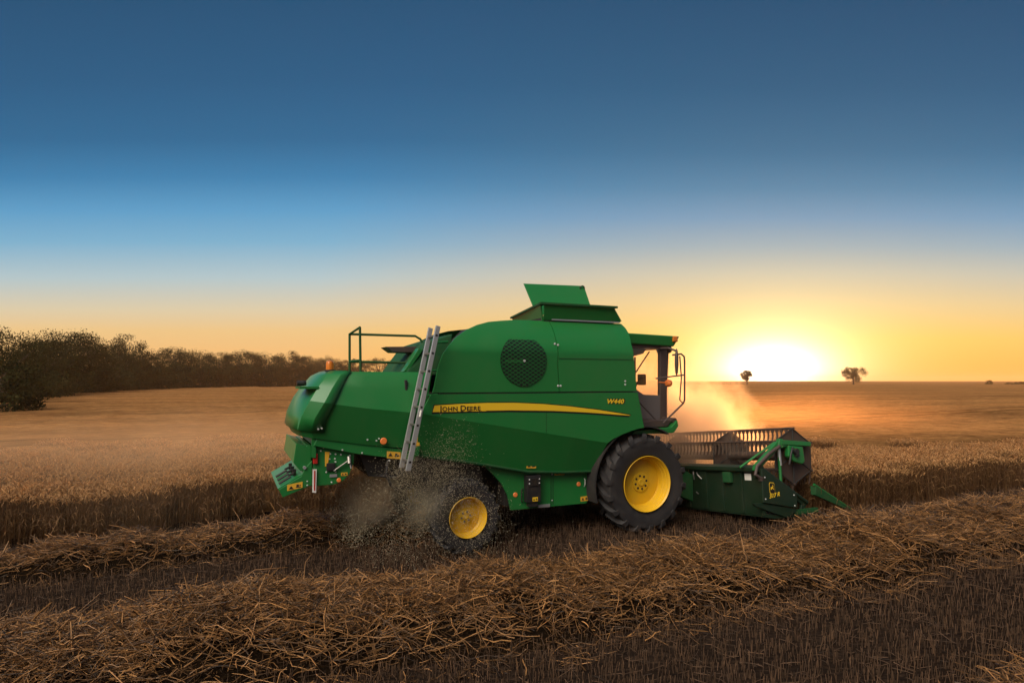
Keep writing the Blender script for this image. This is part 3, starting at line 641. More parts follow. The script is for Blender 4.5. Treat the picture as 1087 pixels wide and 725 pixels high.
# yellow stripe with its black keyline, and lettering
def stripe(mb, grow, t0, t1):
    top = [(-4.0, 2.400), (-3.6, 2.418), (-3.1, 2.428), (-2.64, 2.424), (-2.1, 2.395), (-1.57, 2.345), (-1.0, 2.275), (-.55, 2.205), (-.31, 2.163)]
    bot = [(-.36, 2.160), (-.6, 2.180), (-1.0, 2.215), (-1.29, 2.238), (-1.9, 2.275), (-2.72, 2.300), (-3.4, 2.302), (-4.03, 2.296)]
    p = [(s - (grow if s < -3.9 else 0) + (grow if s > -.4 else 0), z + grow) for s, z in top] + [(s - (grow if s < -3.9 else 0), z - grow * 2.1) for s, z in bot]
    return mb.prism(p, t0, t1)
part(stripe(MB(), .014, 1.4495, 1.4525), 'stripe_keyline', 'decalblack', near_mid)
part(stripe(MB(), 0, 1.4515, 1.4550), 'stripe', 'decal', near_mid)
def lettering(runs, name, m, parent, s, t, z, height, shear=0, width=1.0, off=0, ext=.0015, gap=.04, tilt=0.0):
    """text standing on the near side: reads along +s; runs = (text, relative size)"""
    x = 0; vs_, fs_ = [], []
    for tx, rel in runs:
        cu = bpy.data.curves.new('t', 'FONT'); cu.body = tx; cu.size = height / .70 * rel; cu.extrude = ext; cu.shear = shear; cu.offset = off; cu.resolution_u = 4; cu.space_character = 1.06
        ob = bpy.data.objects.new('t', cu); C.objects.link(ob); bpy.context.view_layer.update(); dg = bpy.context.evaluated_depsgraph_get(); me = bpy.data.meshes.new_from_object(ob.evaluated_get(dg))
        b0 = len(vs_); mx = 0; mn = 1e9
        for v in me.vertices: mx = max(mx, v.co.x); mn = min(mn, v.co.x)
        for v in me.vertices: vs_.append(((v.co.x - mn) * width + x, v.co.y, v.co.z))
        fs_ += [[b0 + i for i in p.vertices] for p in me.polygons]; x += (mx - mn) * width + gap * height * (1 if rel < 1.01 else .9)
        bpy.data.objects.remove(ob); bpy.data.curves.remove(cu); bpy.data.meshes.remove(me)
    me = bpy.data.meshes.new(name); me.from_pydata([(s + a, -(t + c), z + b + a * tilt) for a, b, c in vs_], [], fs_); me.update(); me.materials.append(M[m])
    o = bpy.data.objects.new(name, me); C.objects.link(o); o.parent = parent; return o, x
JD = [('J', 1.3), ('OHN', 1.0), (' ', 1.0), ('D', 1.3), ('EERE', 1.0)]
def brand(m, t, off):
    x = -3.925
    for tx, rel, gp in (('J', 1.28, .012), ('OHN', 1.0, .05), ('D', 1.28, .014), ('EERE', 1.0, 0)):
        o, w_ = lettering([(tx, rel)], 'lettering', m, near_mid, x, t, 2.308, .066, 0, 1.16, off, gap=0); x += w_ + gp
    return x
brand('decal', 1.4552, .013); brand('decalblack', 1.4572, .0025)
lettering([('W440', 1)], 'model_number', 'decalblack', near_mid, -.81, 1.4525, 2.385, .078, .25, 1.22, .013, tilt=-.02)
lettering([('W440', 1)], 'model_number', 'decal', near_mid, -.81, 1.4545, 2.385, .078, .25, 1.22, .004, tilt=-.02)
def sticker(s0, s1, z0, z1, t, parent, m='sticker', marks=True, sk=0):
    o = part(MB().prism([(s0, z0), (s1, z0 + sk), (s1, z1 + sk), (s0, z1)], t, t + .004), 'warning_sticker', m, parent)
    if marks:
        wd, ht = s1 - s0, z1 - z0; mb = MB()
        def q(a, b, c, d_): mb.box(s0 + wd * a, s0 + wd * b, t + .0045, t + .006, z0 + ht * c + sk * a, z0 + ht * d_ + sk * a)
        q(.10, .42, .2, .28); mb.prism([(s0 + wd * .12, z0 + ht * .3), (s0 + wd * .40, z0 + ht * .3), (s0 + wd * .26, z0 + ht * .8)], t + .0045, t + .006)
        q(.56, .9, .25, .4); q(.60, .76, .4, .75); q(.80, .88, .45, .62); part(mb, 'pictogram', 'black', o)
    return o
def disc(s, t, z, r, m, parent, name='reflector'):
    return part(MB().lathe([(.0001, .012), (r * .8, .012), (r, .005), (r, -.003)], (s, t, z), 24), name, m, parent)
sticker(-2.31, -2.13, 1.295, 1.37, 1.262, H, sk=-.01)
sticker(-1.70, -1.50, 1.115, 1.20, 1.13, low_near); sticker(-1.17, -1.0, .615, .70, 1.13, low_near, sk=.005)
disc(-2.46, 1.13, .83, .042, 'orange', low_near); disc(-1.21, 1.13, .93, .042, 'orange', low_near)
part(MB().box(-1.775, -1.765, 1.13, 1.134, .60, 1.21), 'door_seam', 'black', low_near)
part(MB().box(-1.735, -1.725, 1.13, 1.134, .60, 1.21), 'door_seam', 'black', low_near)
part(MB().box(-2.03, -1.80, 1.13, 1.15, .575, .625), 'latch_plate', 'alu', low_near)
part(MB().tube([(-1.10, 1.14, 1.03), (-1.10, 1.17, 1.0), (-1.10, 1.17, .92), (-1.10, 1.14, .88)], .009), 'handle', 'bolt', low_near)
rivets([(-1.75, 1.135, .68), (-1.75, 1.135, 1.14), (-2.0, 1.135, .9)], .012, parent=low_near)
bx = part(MB().box(-2.30, -2.04, 1.13, 1.27, .70, 1.16).box(-2.27, -2.07, 1.27, 1.285, .98, 1.13).box(-2.25, -2.09, 1.13, 1.25, .62, .70), 'equipment_box', 'black', bevel=.015)
part(MB().box(-2.22, -2.12, 1.285, 1.29, 1.0, 1.11), 'window', 'glass', bx); sticker(-2.20, -2.10, .72, .79, 1.271, bx, 'decal')
rivets([(-2.265, 1.287, 1.1), (-2.265, 1.287, 1.03), (-2.075, 1.287, 1.1), (-2.075, 1.287, 1.03)], .012, parent=bx)
part(MB().tube([(-2.33, 1.14, .93), (-2.36, 1.17, .90), (-2.36, 1.17, .72), (-2.33, 1.14, .69)], .011), 'handle', 'black', bx)
# front wheel arch: a curved apron behind the tyre
ap = MB(); rings = []
for a in np.linspace(R(58), R(196), 30):
    c_, s_ = math.cos(a), math.sin(a); rr = 1.03
    rings.append([(c_ * (rr + dr), t_, .91 + s_ * (rr + dr)) for dr, t_ in ((0, .80), (0, 1.43), (.025, 1.43), (.025, .80))])
part(ap.loft(rings), 'wheel_arch', 'dark', smooth=False)

# -- tail hood: rings stacked upwards, open plan outline with chamfered corners
def hood_ring(f):
    """f 0 bottom .. 1 top"""
    zr = [1.95, 2.05, 2.25, 2.49, 2.70, 2.86, 2.93][f]; zf = [1.66, 1.85, 2.05, 2.25, 2.62, 2.86, 2.93][f]
    sr = [-5.98, -6.03, -5.99, -5.88, -5.74, -5.60, -5.46][f]; wd = [1.06, 1.10, 1.15, 1.20, 1.10, 1.02, .95][f]
    cs, ct = [.20, .21, .22, .24, .24, .22, .18][f], [.30, .32, .34, .36, .34, .30, .26][f]
    arc = [(sr + cs * (1 - math.cos(a_)), wd - ct * (1 - math.sin(a_))) for a_ in np.linspace(math.pi / 2, 0, 3)]
    pl = [(-4.0, wd), (-5.0, wd)] + arc + [(sr - .03, 0)] + [(s_, -t_) for s_, t_ in arc[::-1]] + [(-5.0, -wd), (-4.0, -wd)]
    return [(s, t, zr + (zf - zr) * min(1, max(0, (s - sr) / (-4.25 - sr)))) for s, t in pl]
hood = part(MB().loft([hood_ring(i) for i in range(7)]), 'rear_hood', 'green', smooth=27)
# rear cap: a slightly proud shell round the tail end
cap = MB(); rr = []
for i in range(1, 7):
    r = hood_ring(i); ring = []
    for idx in range(2, 9):
        s, t, z = r[idx]; k = .014
        ring.append((s - k * (0 if idx in (2, 8) else 1), t + (math.copysign(k, t) if idx != 5 else 0), z))
    s, t, z = ring[0]; w_ = .20 - .02 * i; rr.append([(s + w_, t, z - .012)] + ring + [(s + w_, -t, z - .012)])
vv = [[cap.v(p) for p in r] for r in rr]
for a, b in zip(vv, vv[1:]):
    for i in range(len(a) - 1): cap.face([a[i], a[i + 1], b[i + 1], b[i]])
co_ = part(cap, 'rear_cap', 'green', hood, smooth=27); so = co_.modifiers.new('thick', 'SOLIDIFY'); so.thickness = .02; so.offset = 1
lit = MB(); rr = []                                                     # raised moulding down the corner of the tail
for i in range(1, 6):
    r = hood_ring(i); k = .034; e = (r[4][0] * .75 + r[5][0] * .25, r[4][1] * .75, r[4][2]); rr.append([(q[0] - k, q[1] + k * .4, q[2]) for q in (r[3], r[4], e)] + [(q[0] + .02, q[1] - .02, q[2]) for q in (e, r[4], r[3])])
part(lit.loft(rr), 'corner_panel', 'green', hood, bevel=.006, smooth=27)
part(MB().box(-5.98, -5.70, .35, 1.06, 2.665, 2.70), 'camera_bracket', 'green', hood)
rivets([(-5.42, 1.00, 2.84), (-5.46, 1.03, 2.78)], .016, .03, hood); rivets([(-5.72, 1.135, 2.06), (-5.67, 1.135, 2.07)], .016, .03, hood)
part(MB().box(-4.38, -4.34, 1.02, 1.10, 2.62, 2.80), 'latch', 'black', hood, bevel=.008)
part(MB().lathe([(.0001, .09), (.035, .09), (.045, .05), (.045, -.05), (.0001, -.05)], (-5.93, .62, 2.75), 14, 's'), 'rear_camera', 'black', hood)
be = part(MB().lathe([(.075, 0), (.075, .03), (.05, .04), (.0001, .04)], (-5.48, .62, 2.93), 20, 'z'), 'beacon', 'black', hood)
part(MB().lathe([(.062, .035), (.062, .13), (.05, .165), (.02, .178), (.0001, .18)], (-5.48, .62, 2.93), 20, 'z'), 'lens', 'amber', be, smooth=True)
# rail under the hood with stickers, bolts and reflectors
rl = part(MB().prism([(-5.72, 1.93), (-4.2, 1.645), (-4.2, 1.49), (-5.15, 1.65), (-5.78, 1.80)], 1.04, -1.04), 'hood_rail', 'green', bevel=.01)
disc(-4.73, 1.125, 1.84, .055, 'orange', hood); sticker(-4.66, -4.44, 1.56, 1.67, 1.042, rl, sk=-.025)
rivets([(-4.98, 1.11, 1.87), (-4.84, 1.11, 1.85), (-4.80, 1.11, 1.88)], .014, .03, hood); rivets([(-4.62, 1.05, 1.52), (-5.35, 1.05, 1.72), (-5.05, 1.05, 1.66)], .014, parent=rl)

# -- straw chopper box and tailboard under the hood
ch = MB().prism([(-5.74, 1.79), (-5.15, 1.66), (-5.17, 1.49), (-5.23, 1.33), (-5.34, 1.22), (-5.48, 1.18), (-5.81, 1.18)], .96, .92)
ch.prism([(-5.74, 1.79), (-5.15, 1.66), (-5.17, 1.49), (-5.23, 1.33), (-5.34, 1.22), (-5.48, 1.18), (-5.81, 1.18)], -.92, -.96).box(-5.86, -5.80, -.92, .92, 1.22, 1.80)
ch = part(ch, 'chopper_box', 'green', bevel=.006)
part(MB().prism([(-5.80, 1.76), (-6.02, 1.84), (-6.06, 1.55), (-5.96, 1.42), (-5.80, 1.42)], .94, -.94), 'rear_plate', 'green', ch, bevel=.008)
part(MB().box(-5.80, -5.74, .94, 1.02, 1.62, 1.98), 'hinge_post', 'lgreen', ch)
part(MB().box(-5.78, -5.71, .97, 1.0, 1.52, 1.68), 'tail_lamp', 'red', ch, bevel=.01)
part(MB().prism([(-5.60, 1.70), (-5.53, 1.69), (-5.56, 1.48), (-5.60, 1.47)], .964, .972), 'marker_strip', 'sticker', ch)
st = part(MB().prism([(-5.785, 1.44), (-5.725, 1.44), (-5.735, 1.08), (-5.79, 1.09)], .985, .995), 'marker_board', 'white', ch)
part(MB().prism([(-5.765, 1.42), (-5.745, 1.42), (-5.75, 1.11), (-5.768, 1.12)], .996, 1.0), 'red_bar', 'red', st)
part(MB().box(-5.58, -5.45, .96, 1.0, 1.40, 1.52), 'bearing_cover', 'black', ch, bevel=.01)
part(MB().box(-5.53, -5.42, .96, .975, 1.30, 1.345), 'data_plate', 'alu', ch)
part(MB().tube([(-5.47, .99, 1.40), (-5.24, 1.0, 1.555)], .012).tube([(-5.24, .97, 1.60), (-5.24, 1.02, 1.50)], .03).tube([(-5.22, .98, 1.50), (-5.21, 1.0, 1.42)], .016), 'linkage', 'steel', ch)
rivets([(s, .962, z) for s, z in ((-5.52, 1.66), (-5.44, 1.65), (-5.36, 1.64), (-5.22, 1.62), (-5.53, 1.58), (-5.45, 1.58), (-5.58, 1.54), (-5.44, 1.53), (-5.58, 1.38), (-5.44, 1.38), (-5.20, 1.44), (-5.50, 1.22), (-5.66, 1.71), (-5.62, 1.76), (-5.75, 1.74))], .014, parent=ch)
sticker(-5.36, -5.26, 1.31, 1.36, .962, ch); disc(-5.39, .96, 1.245, .035, 'orange', ch)
tbo = [(-5.79, 1.57), (-5.79, 1.20), (-6.21, 1.04), (-6.27, 1.16), (-5.95, 1.34), (-5.90, 1.45)]
tb = part(MB().prism(tbo, .97, .94), 'tailboard', 'green', bevel=.006); part(MB().prism(tbo, -.94, -.97), 'far_cheek', 'green', tb, bevel=.006)
part(MB().prism([(-6.28, 1.17), (-5.95, 1.355), (-5.95, 1.335), (-6.27, 1.15)], .94, -.94).prism([(-5.95, 1.355), (-5.80, 1.50), (-5.80, 1.47), (-5.95, 1.33)], .94, -.94), 'deflector_plate', 'lgreen', tb)
for t_ in (.70, .35, -.05): part(MB().tube([(-6.25, t_, 1.21), (-6.08, t_, 1.31)], .018, 8).tube([(-6.10, t_ - .04, 1.32), (-6.02, t_ + .05, 1.37)], .02, 8).box(-6.05, -6.0, t_ - .03, t_ + .03, 1.32, 1.42), 'vane_bolt', 'black', tb)
part(MB().tube([(-5.90, .80, 1.47), (-5.90, .99, 1.47)], .025, 8), 'pin', 'alu', tb)
sticker(-6.15, -5.93, 1.135, 1.225, .972, tb, sk=.035); rivets([(-5.86, .975, 1.26), (-5.86, .975, 1.20)], .012, parent=tb)

# -- engine deck between hood and body, exhaust, guard rails
part(MB().hull([(-4.36, .95, 2.88), (-3.6, .95, 2.88), (-3.6, -.95, 2.88), (-4.36, -.95, 2.88)], [(-3.98, .86, 3.42), (-3.5, .86, 3.58), (-3.5, -.86, 3.58), (-3.98, -.86, 3.42)]), 'engine_cowl', 'dgreen', bevel=.02)
part(MB().prism([(-4.36, 2.94), (-4.28, 2.94), (-4.03, 3.30), (-4.11, 3.32)], .93, .74), 'cowl_corner', 'green', bevel=.008)
part(MB().prism([(-4.55, 3.36), (-3.85, 3.38), (-3.85, 3.27), (-4.42, 3.27)], .45, .05), 'exhaust_shield', 'maroon', bevel=.01)
part(MB().tube([(-3.98, .25, 2.95), (-3.98, .25, 3.3)], .07, 12), 'exhaust_pipe', 'steel')
r = .020
gr = MB().tube([(-5.15, .50, 2.92), (-5.15, .50, 3.55), (-5.06, .92, 3.63)], r).tube([(-5.05, .92, 2.92), (-5.06, .92, 3.63)], r)
gr.tube([(-5.15, .50, 3.55), (-4.05, .50, 3.55), (-3.97, .52, 3.50), (-3.88, .55, 3.36)], r).tube([(-5.15, .50, 3.10), (-4.0, .50, 3.09)], r).tube([(-5.15, .50, 3.10), (-5.05, .92, 3.11)], r)
part(gr, 'guard_rail', 'dgreen', smooth=True)
lad = part(MB().prism([(-4.52, 1.43), (-4.44, 1.43), (-3.97, 3.62), (-4.04, 3.64)], 1.68, 1.64).prism([(-4.52, 1.43), (-4.44, 1.43), (-3.97, 3.62), (-4.04, 3.64)], 1.28, 1.24), 'ladder', 'alu', bevel=.005)
lr = MB(); holes = []
for k in range(8):
    z = 1.56 + k * .275; s = -4.48 + (z - 1.43) * .216; lr.box(s - .02, s + .02, 1.27, 1.65, z - .014, z + .014); holes.append((s, 1.682, z))
part(lr, 'rungs', 'steel', lad); rivets(holes, .020, .003, lad, 'rung_end', 'black')
po = part(MB().prism([(-4.29, 1.60), (-4.21, 1.60), (-3.93, 3.30), (-4.0, 3.30)], 1.30, 1.27), 'ladder_post', 'green', bevel=.006)
part(MB().tube([(-3.96, 1.28, 3.29), (-3.9, 1.25, 3.40), (-3.7, 1.2, 3.42)], .02).tube([(-4.07, 1.29, 2.55), (-3.9, 1.29, 2.57)], .018).tube([(-4.02, 1.29, 2.95), (-3.85, 1.29, 2.96)], .014), 'brace', 'green', po)
part(MB().box(-4.26, -4.20, 1.30, 1.304, 1.76, 1.90), 'warning_sticker', 'sticker', po)
part(MB().tube([(-4.30, 1.69, 2.24), (-4.28, 1.69, 2.34)], .016), 'rail_glint', 'white', lad)  # small white stub painted in as the highlight on the ladder rail

# -- grain tank top
tk = MB()
for sg in (1, -1): tk.prism([(-1.88 if sg > 0 else -1.44, 3.86), (-.24, 3.90), (-.36, 4.03), (-.47, 4.15), (-1.90 if sg > 0 else -1.5, 4.12)], [sg * 1.06, sg * 1.06, sg * 1.10, sg * 1.14, sg * 1.14], [sg * 1.03, sg * 1.03, sg * 1.07, sg * 1.11, sg * 1.11])
tk.prism([(-.26, 3.88), (-.30, 3.88), (-.50, 4.14), (-.46, 4.15)], 1.06, -1.06)
tk = part(tk, 'grain_tank_side', 'green', bevel=.004)
part(MB().hull([(-1.90, 1.05, 3.83), (-1.87, 1.05, 3.83), (-1.42, -1.05, 3.83), (-1.45, -1.05, 3.83)], [(-1.97, 1.10, 4.12), (-1.94, 1.10, 4.12), (-1.49, -1.12, 4.10), (-1.52, -1.12, 4.10)]), 'rear_wall', 'green', tk)
part(MB().box(-1.98, -.40, 1.06, 1.17, 4.125, 4.162).hull([(-2.0, 1.16, 4.12), (-1.90, 1.16, 4.12), (-1.45, -1.16, 4.095), (-1.55, -1.16, 4.095)], [(-2.0, 1.16, 4.155), (-1.90, 1.16, 4.155), (-1.45, -1.16, 4.13), (-1.55, -1.16, 4.13)]).box(-.56, -.40, -1.16, 1.06, 4.128, 4.158).box(-1.5, -.56, -1.16, -1.06, 4.122, 4.156), 'rim', 'dgreen', tk)
part(MB().box(-1.72, -.30, 1.045, 1.075, 3.862, 3.885), 'seal_strip', 'alu', tk)
part(MB().box(-1.9, -.5, -1.05, 1.05, 3.83, 3.9), 'tank_floor', 'dark', tk)
lid = part(MB().hull([(-1.17, -.66, 4.15), (.20, -.66, 4.20), (.20, -.69, 4.20), (-1.17, -.69, 4.15)], [(-1.21, -1.20, 4.86), (.28, -1.20, 4.90), (.28, -1.23, 4.91), (-1.21, -1.23, 4.87)]), 'tank_lid', 'green', bevel=.006)
part(MB().lathe([(.05, .02), (.062, .02), (.062, -.01), (.05, -.01)], (.20, -1.15, 4.84), 18), 'handle', 'black', lid)

# -- cab
cb = MB().box(-.25, .95, -.92, .92, 1.80, 1.98)
part(cb, 'cab_floor', 'dark', bevel=.01)
cabr = MB().hull([(-.30, .95, 3.50), (1.06, .95, 3.46), (1.06, -.95, 3.46), (-.30, -.95, 3.50)], [(-.30, .98, 3.70), (1.18, .98, 3.665), (1.18, -.98, 3.665), (-.30, -.98, 3.70)])
cabr = part(cabr, 'cab_roof', 'green', bevel=.025)
part(MB().box(-.25, 1.02, -.90, .90, 3.42, 3.50), 'roof_lining', 'maroon', cabr)
part(MB().prism([(-.22, 3.42), (.70, 3.42), (.62, 3.33), (.10, 3.20), (-.22, 3.17)], .55, -.75), 'headliner', 'liner', cabr, bevel=.02)
il = part(MB().box(1.00, 1.12, .94, 1.0, 3.55, 3.66), 'indicator', 'amber', cabr, bevel=.02)
for t_ in (.78, .5, -.5, -.78): part(MB().lathe([(.0001, .03), (.07, .03), (.075, .01), (.055, -.05), (.0001, -.05)], (1.06, t_, 3.41), 16, 's'), 'work_lamp', 'steel', cabr)
for sg in (1, -1): part(MB().box(.78, .96, sg * .78, sg * .87, 1.96, 3.46), 'front_pillar', 'maroon', bevel=.02)
part(MB().prism([(-.02, 1.94), (.06, 1.94), (-.06, 2.9), (-.14, 3.2), (-.2, 3.2)], .90, .84), 'rear_pillar', 'green', bevel=.01)
part(MB().prism([(-.2, 1.95), (.80, 1.95), (.80, 2.50), (.40, 2.52), (.2, 2.64), (-.2, 2.75)], .86, .80), 'cab_door', 'liner', bevel=.01)
for sg in (1, -1): part(MB().box(-.18, .79, sg * .835, sg * .845, 1.98, 3.42), 'side_window', 'glass')
part(MB().hull([(1.00, .80, 1.98), (1.01, .80, 1.98), (1.01, -.80, 1.98), (1.00, -.80, 1.98)], [(1.06, .80, 3.44), (1.07, .80, 3.44), (1.07, -.80, 3.44), (1.06, -.80, 3.44)]), 'windscreen', 'glass')
part(MB().hull([(.98, .77, 1.98), (1.0, .77, 1.98), (1.0, .70, 1.98), (.98, .70, 1.98)], [(1.05, .77, 3.44), (1.07, .77, 3.44), (1.07, .70, 3.44), (1.05, .70, 3.44)]), 'screen_trim', 'liner')
seat = part(MB().box(-.05, .42, -.28, .28, 2.28, 2.42).prism([(-.08, 2.4), (.06, 2.4), (-.02, 2.72), (-.14, 2.72)], .27, -.27).box(.05, .30, -.15, .15, 1.98, 2.28), 'driver_seat', 'black', bevel=.04)
sw = part(MB().tube([(.75, 0, 1.98), (.62, 0, 2.62)], .03, 8), 'steering_column', 'black')
whl = MB()
ring = [(.60 + .07 * math.cos(a), .20 * math.sin(a), 2.66 + .18 * math.cos(a) * .9) for a in np.linspace(0, 2 * math.pi, 25)]
whl.tube(ring, .016, 6); whl.tube([(.60, -.2, 2.66), (.60, .2, 2.66)], .014, 6); part(whl, 'steering_wheel', 'black', sw)
part(MB().tube([(.30, .6, 2.45), (.38, .6, 2.62), (.42, .6, 2.72)], .013, 6).lathe([(.0001, .035), (.03, .02), (.035, 0), (.03, -.02), (.0001, -.035)], (.43, .6, 2.74), 10, 'z'), 'control_lever', 'black')
part(MB().tube([(.28, .74, 2.60), (.28, .74, 3.25)], .018, 6).tube([(.30, .74, 2.95), (.62, .74, 3.36)], .014, 6), 'wiper', 'black')
part(MB().box(.50, .64, .50, .62, 2.70, 2.92), 'monitor', 'black', bevel=.02)
# step platform and hand rails in front of the cab door
pf = part(MB().prism([(-.10, 1.86), (.74, 1.90), (.74, 1.80), (.60, 1.79), (-.15, 1.80)], 1.28, .85), 'platform', 'green', bevel=.01)
part(MB().prism([(.74, 1.90), (.88, 2.03), (.90, 1.92), (.80, 1.80), (.72, 1.79)], 1.28, .85), 'step_nose', 'green', pf, bevel=.01)
part(MB().prism([(.10, 1.90), (.72, 1.90), (.86, 2.03), (.40, 2.05), (.10, 2.0)], 1.18, .86), 'step_cover', 'maroon', pf, bevel=.02)
part(MB().tube([(.86, .86, 2.02), (.86, 1.22, 2.02)], .055, 12), 'roll', 'maroon', pf)
hr = MB().tube([(.80, 1.22, 3.28), (.95, 1.30, 3.30), (1.02, 1.30, 3.25), (1.03, 1.30, 3.15), (1.03, 1.30, 2.42), (1.02, 1.28, 2.36), (.56, 1.25, 1.98)], .017)
hr.tube([(.93, 1.28, 3.26), (.97, 1.28, 2.85), (.93, 1.28, 2.42), (1.0, 1.28, 2.36)], .013).tube([(.50, 1.1, 2.83), (1.03, 1.30, 2.90)], .014).tube([(.05, 1.15, 2.42), (.56, 1.15, 1.96)], .014)
part(hr, 'hand_rail', 'maroon', smooth=True)
mr = part(MB().lathe([(.0001, .27), (.022, .22), (.036, .1), (.038, -.05), (.026, -.2), (.0001, -.27)], (.84, 1.30, 3.14), 14, 'z'), 'wing_mirror', 'maroon', smooth=True)
part(MB().tube([(.76, .9, 3.42), (.80, 1.1, 3.42), (.84, 1.28, 3.36)], .02), 'mirror_arm', 'maroon', mr)
part(MB().lathe([(.0001, .06), (.06, .05), (.075, 0), (.05, -.05), (.0001, -.06)], (.80, 1.1, 2.74), 14, 's').tube([(.62, 1.05, 2.76), (.80, 1.1, 2.74)], .014), 'side_lamp', 'orange')

# -- chassis
cs = MB().box(-4.3, .4, -.55, .55, .95, 1.5).box(-.25, .25, -.95, .95, .72, 1.08).box(-3.65, -3.3, -1.05, 1.05, .5, .75).box(-2.6, -1.1, -1.0, 1.0, .62, 1.2)
cs.hull([(-4.9, .8, 1.25), (-3.1, 1.0, 1.15), (-3.1, -1.0, 1.15), (-4.9, -.8, 1.25)], [(-5.1, .9, 1.7), (-3.1, 1.0, 1.6), (-3.1, -1.0, 1.6), (-5.1, -.9, 1.7)])
cs.prism([(-4.35, 1.6), (-3.1, 1.45), (-3.0, 1.0), (-3.9, 1.1), (-4.45, 1.3)], 1.0, .9)
part(cs, 'chassis', 'dark')
part(MB().tube([(-4.62, .95, 1.52), (-4.66, 1.0, 1.30), (-4.58, 1.0, 1.12), (-4.42, .95, .98)], .028).tube([(-4.75, .95, 1.27), (-4.5, 1.0, 1.24)], .02), 'hose', 'black', smooth=True)
part(MB().hull([(.2, .6, .95), (1.75, .7, .30), (1.75, -.7, .30), (.2, -.6, .95)], [(.2, .6, 1.65), (1.75, .7, .85), (1.75, -.7, .85), (.2, -.6, 1.65)]), 'feeder_house', 'dgreen', bevel=.02)

# -- wheels: tyre with chevron lugs, dished rim
def wheel(s, t, z, Ro, Wd, Rr, sg, nl, dish, holes, hub_m, steer=0, nm='front_wheel'):
    hw = Wd / 2
    root = empty(nm, (s, -t, z)); root.parent = H; root.rotation_euler = (0, 0, steer)
    body = Ro * .92
    prof = [(Rr * .97, -hw * .80), (Rr * 1.06, -hw * .86), (Rr + (body - Rr) * .45, -hw * 1.0), (body * .955, -hw * .96), (body * .985, -hw * .80), (body, -hw * .4), (body * 1.004, 0), (body, hw * .4), (body * .985, hw * .80), (body * .955, hw * .96),
            (Rr + (body - Rr) * .45, hw * 1.0), (Rr * 1.10, hw * .88), (Rr * 1.07, hw * .885), (Rr * 1.03, hw * .84), (Rr * .97, hw * .80)]
    ty = MB().lathe(prof, (0, 0, 0), 72)
    for side_ in (1, -1):
        for k in range(nl):
            a0 = 2 * math.pi * (k + (.5 if side_ < 0 else 0)) / nl
            P_ = [(-.03 * side_, Ro * .995, 0), (hw * .35 * side_, Ro, .11), (hw * .72 * side_, Ro * .993, .20), (hw * .95 * side_, Ro * .968, .245), (hw * 1.02 * side_, Ro * .90, .262), (hw * 1.01 * side_, Ro * .84, .27)]
            rings_ = []
            for i, (tt, rad, da) in enumerate(P_):
                a = a0 + da * (1 if True else -1); lw = ((.034 + .006 * i) if i < 4 else .050 - .006 * (i - 3)) * 20 / nl
                rin = (body * .96 if i < 3 else rad - .07); tin = tt if i < 3 else tt - side_ * .05
                if i >= 4: rin = rad - .02; tin = tt - side_ * .05
                rg = []
                for da2, rr_, t2 in ((-lw * 1.35, rin, tin), (-lw, rad, tt), (lw, rad, tt), (lw * 1.35, rin, tin)):
                    rg.append((rr_ * math.cos(a + da2), t2, rr_ * math.sin(a + da2)))
                rings_.append(rg)
            ty.loft(rings_)
    part(ty, 'tyre', 'rubber', root, smooth=True)
    e = hw * .80 * sg
    pr = [(Rr * 1.00, e + .055 * sg), (Rr * 1.015, e + .05 * sg), (Rr * 1.0, e + .035 * sg), (Rr * .965, e + .02 * sg), (Rr * .955, e - .02 * sg), (Rr * .925, e - .03 * sg), (Rr * .905, e - .085 * sg), (Rr * .87, e - .095 * sg), (Rr * .845, e - dish * sg),
          (Rr * .83, e - (dish + .012) * sg), (Rr * .36, e - (dish - .012) * sg), (Rr * .345, e - (dish - .03) * sg), (Rr * .31, e - (dish - .034) * sg), (Rr * .13, e - (dish - .034) * sg), (Rr * .12, e - (dish - .055) * sg), (Rr * .085, e - (dish - .058) * sg), (.0001, e - (dish - .045) * sg)]
    rim = part(MB().lathe(pr, (0, 0, 0), 64), 'rim', 'yellow', root, smooth=True)
    nut = None
    for k in range(holes):
        a = 2 * math.pi * k / holes + .2; rr_ = Rr * .24; c_ = (rr_ * math.cos(a), e - (dish - .034) * sg, rr_ * math.sin(a))
        if nut is None:
            nh = MB()
            if hub_m == 'black': nh.lathe([(.0001, .004 * sg), (Rr * .042, .004 * sg), (Rr * .046, -.002 * sg)], (0, 0, 0), 12)
            else: nh.lathe([(.0001, .022 * sg), (Rr * .045, .022 * sg), (Rr * .05, -.002 * sg)], (0, 0, 0), 6)
            nut = part(nh, 'wheel_nut', hub_m, rim)
        else: nut = nut.copy(); C.objects.link(nut)
        nut.location = (c_[0], -c_[1], c_[2])
    return root
wheel(0, 1.245, .91, .91, .60, .505, 1, 18, .19, 8, 'black'); wheel(0, -1.245, .91, .91, .60, .505, -1, 18, .19, 8, 'black')
wheel(-3.47, 1.30, .60, .60, .42, .325, 1, 18, .10, 6, 'steel', R(4), 'rear_wheel'); wheel(-3.47, -1.30, .60, .60, .42, .325, -1, 18, .10, 6, 'steel', R(4), 'rear_wheel')

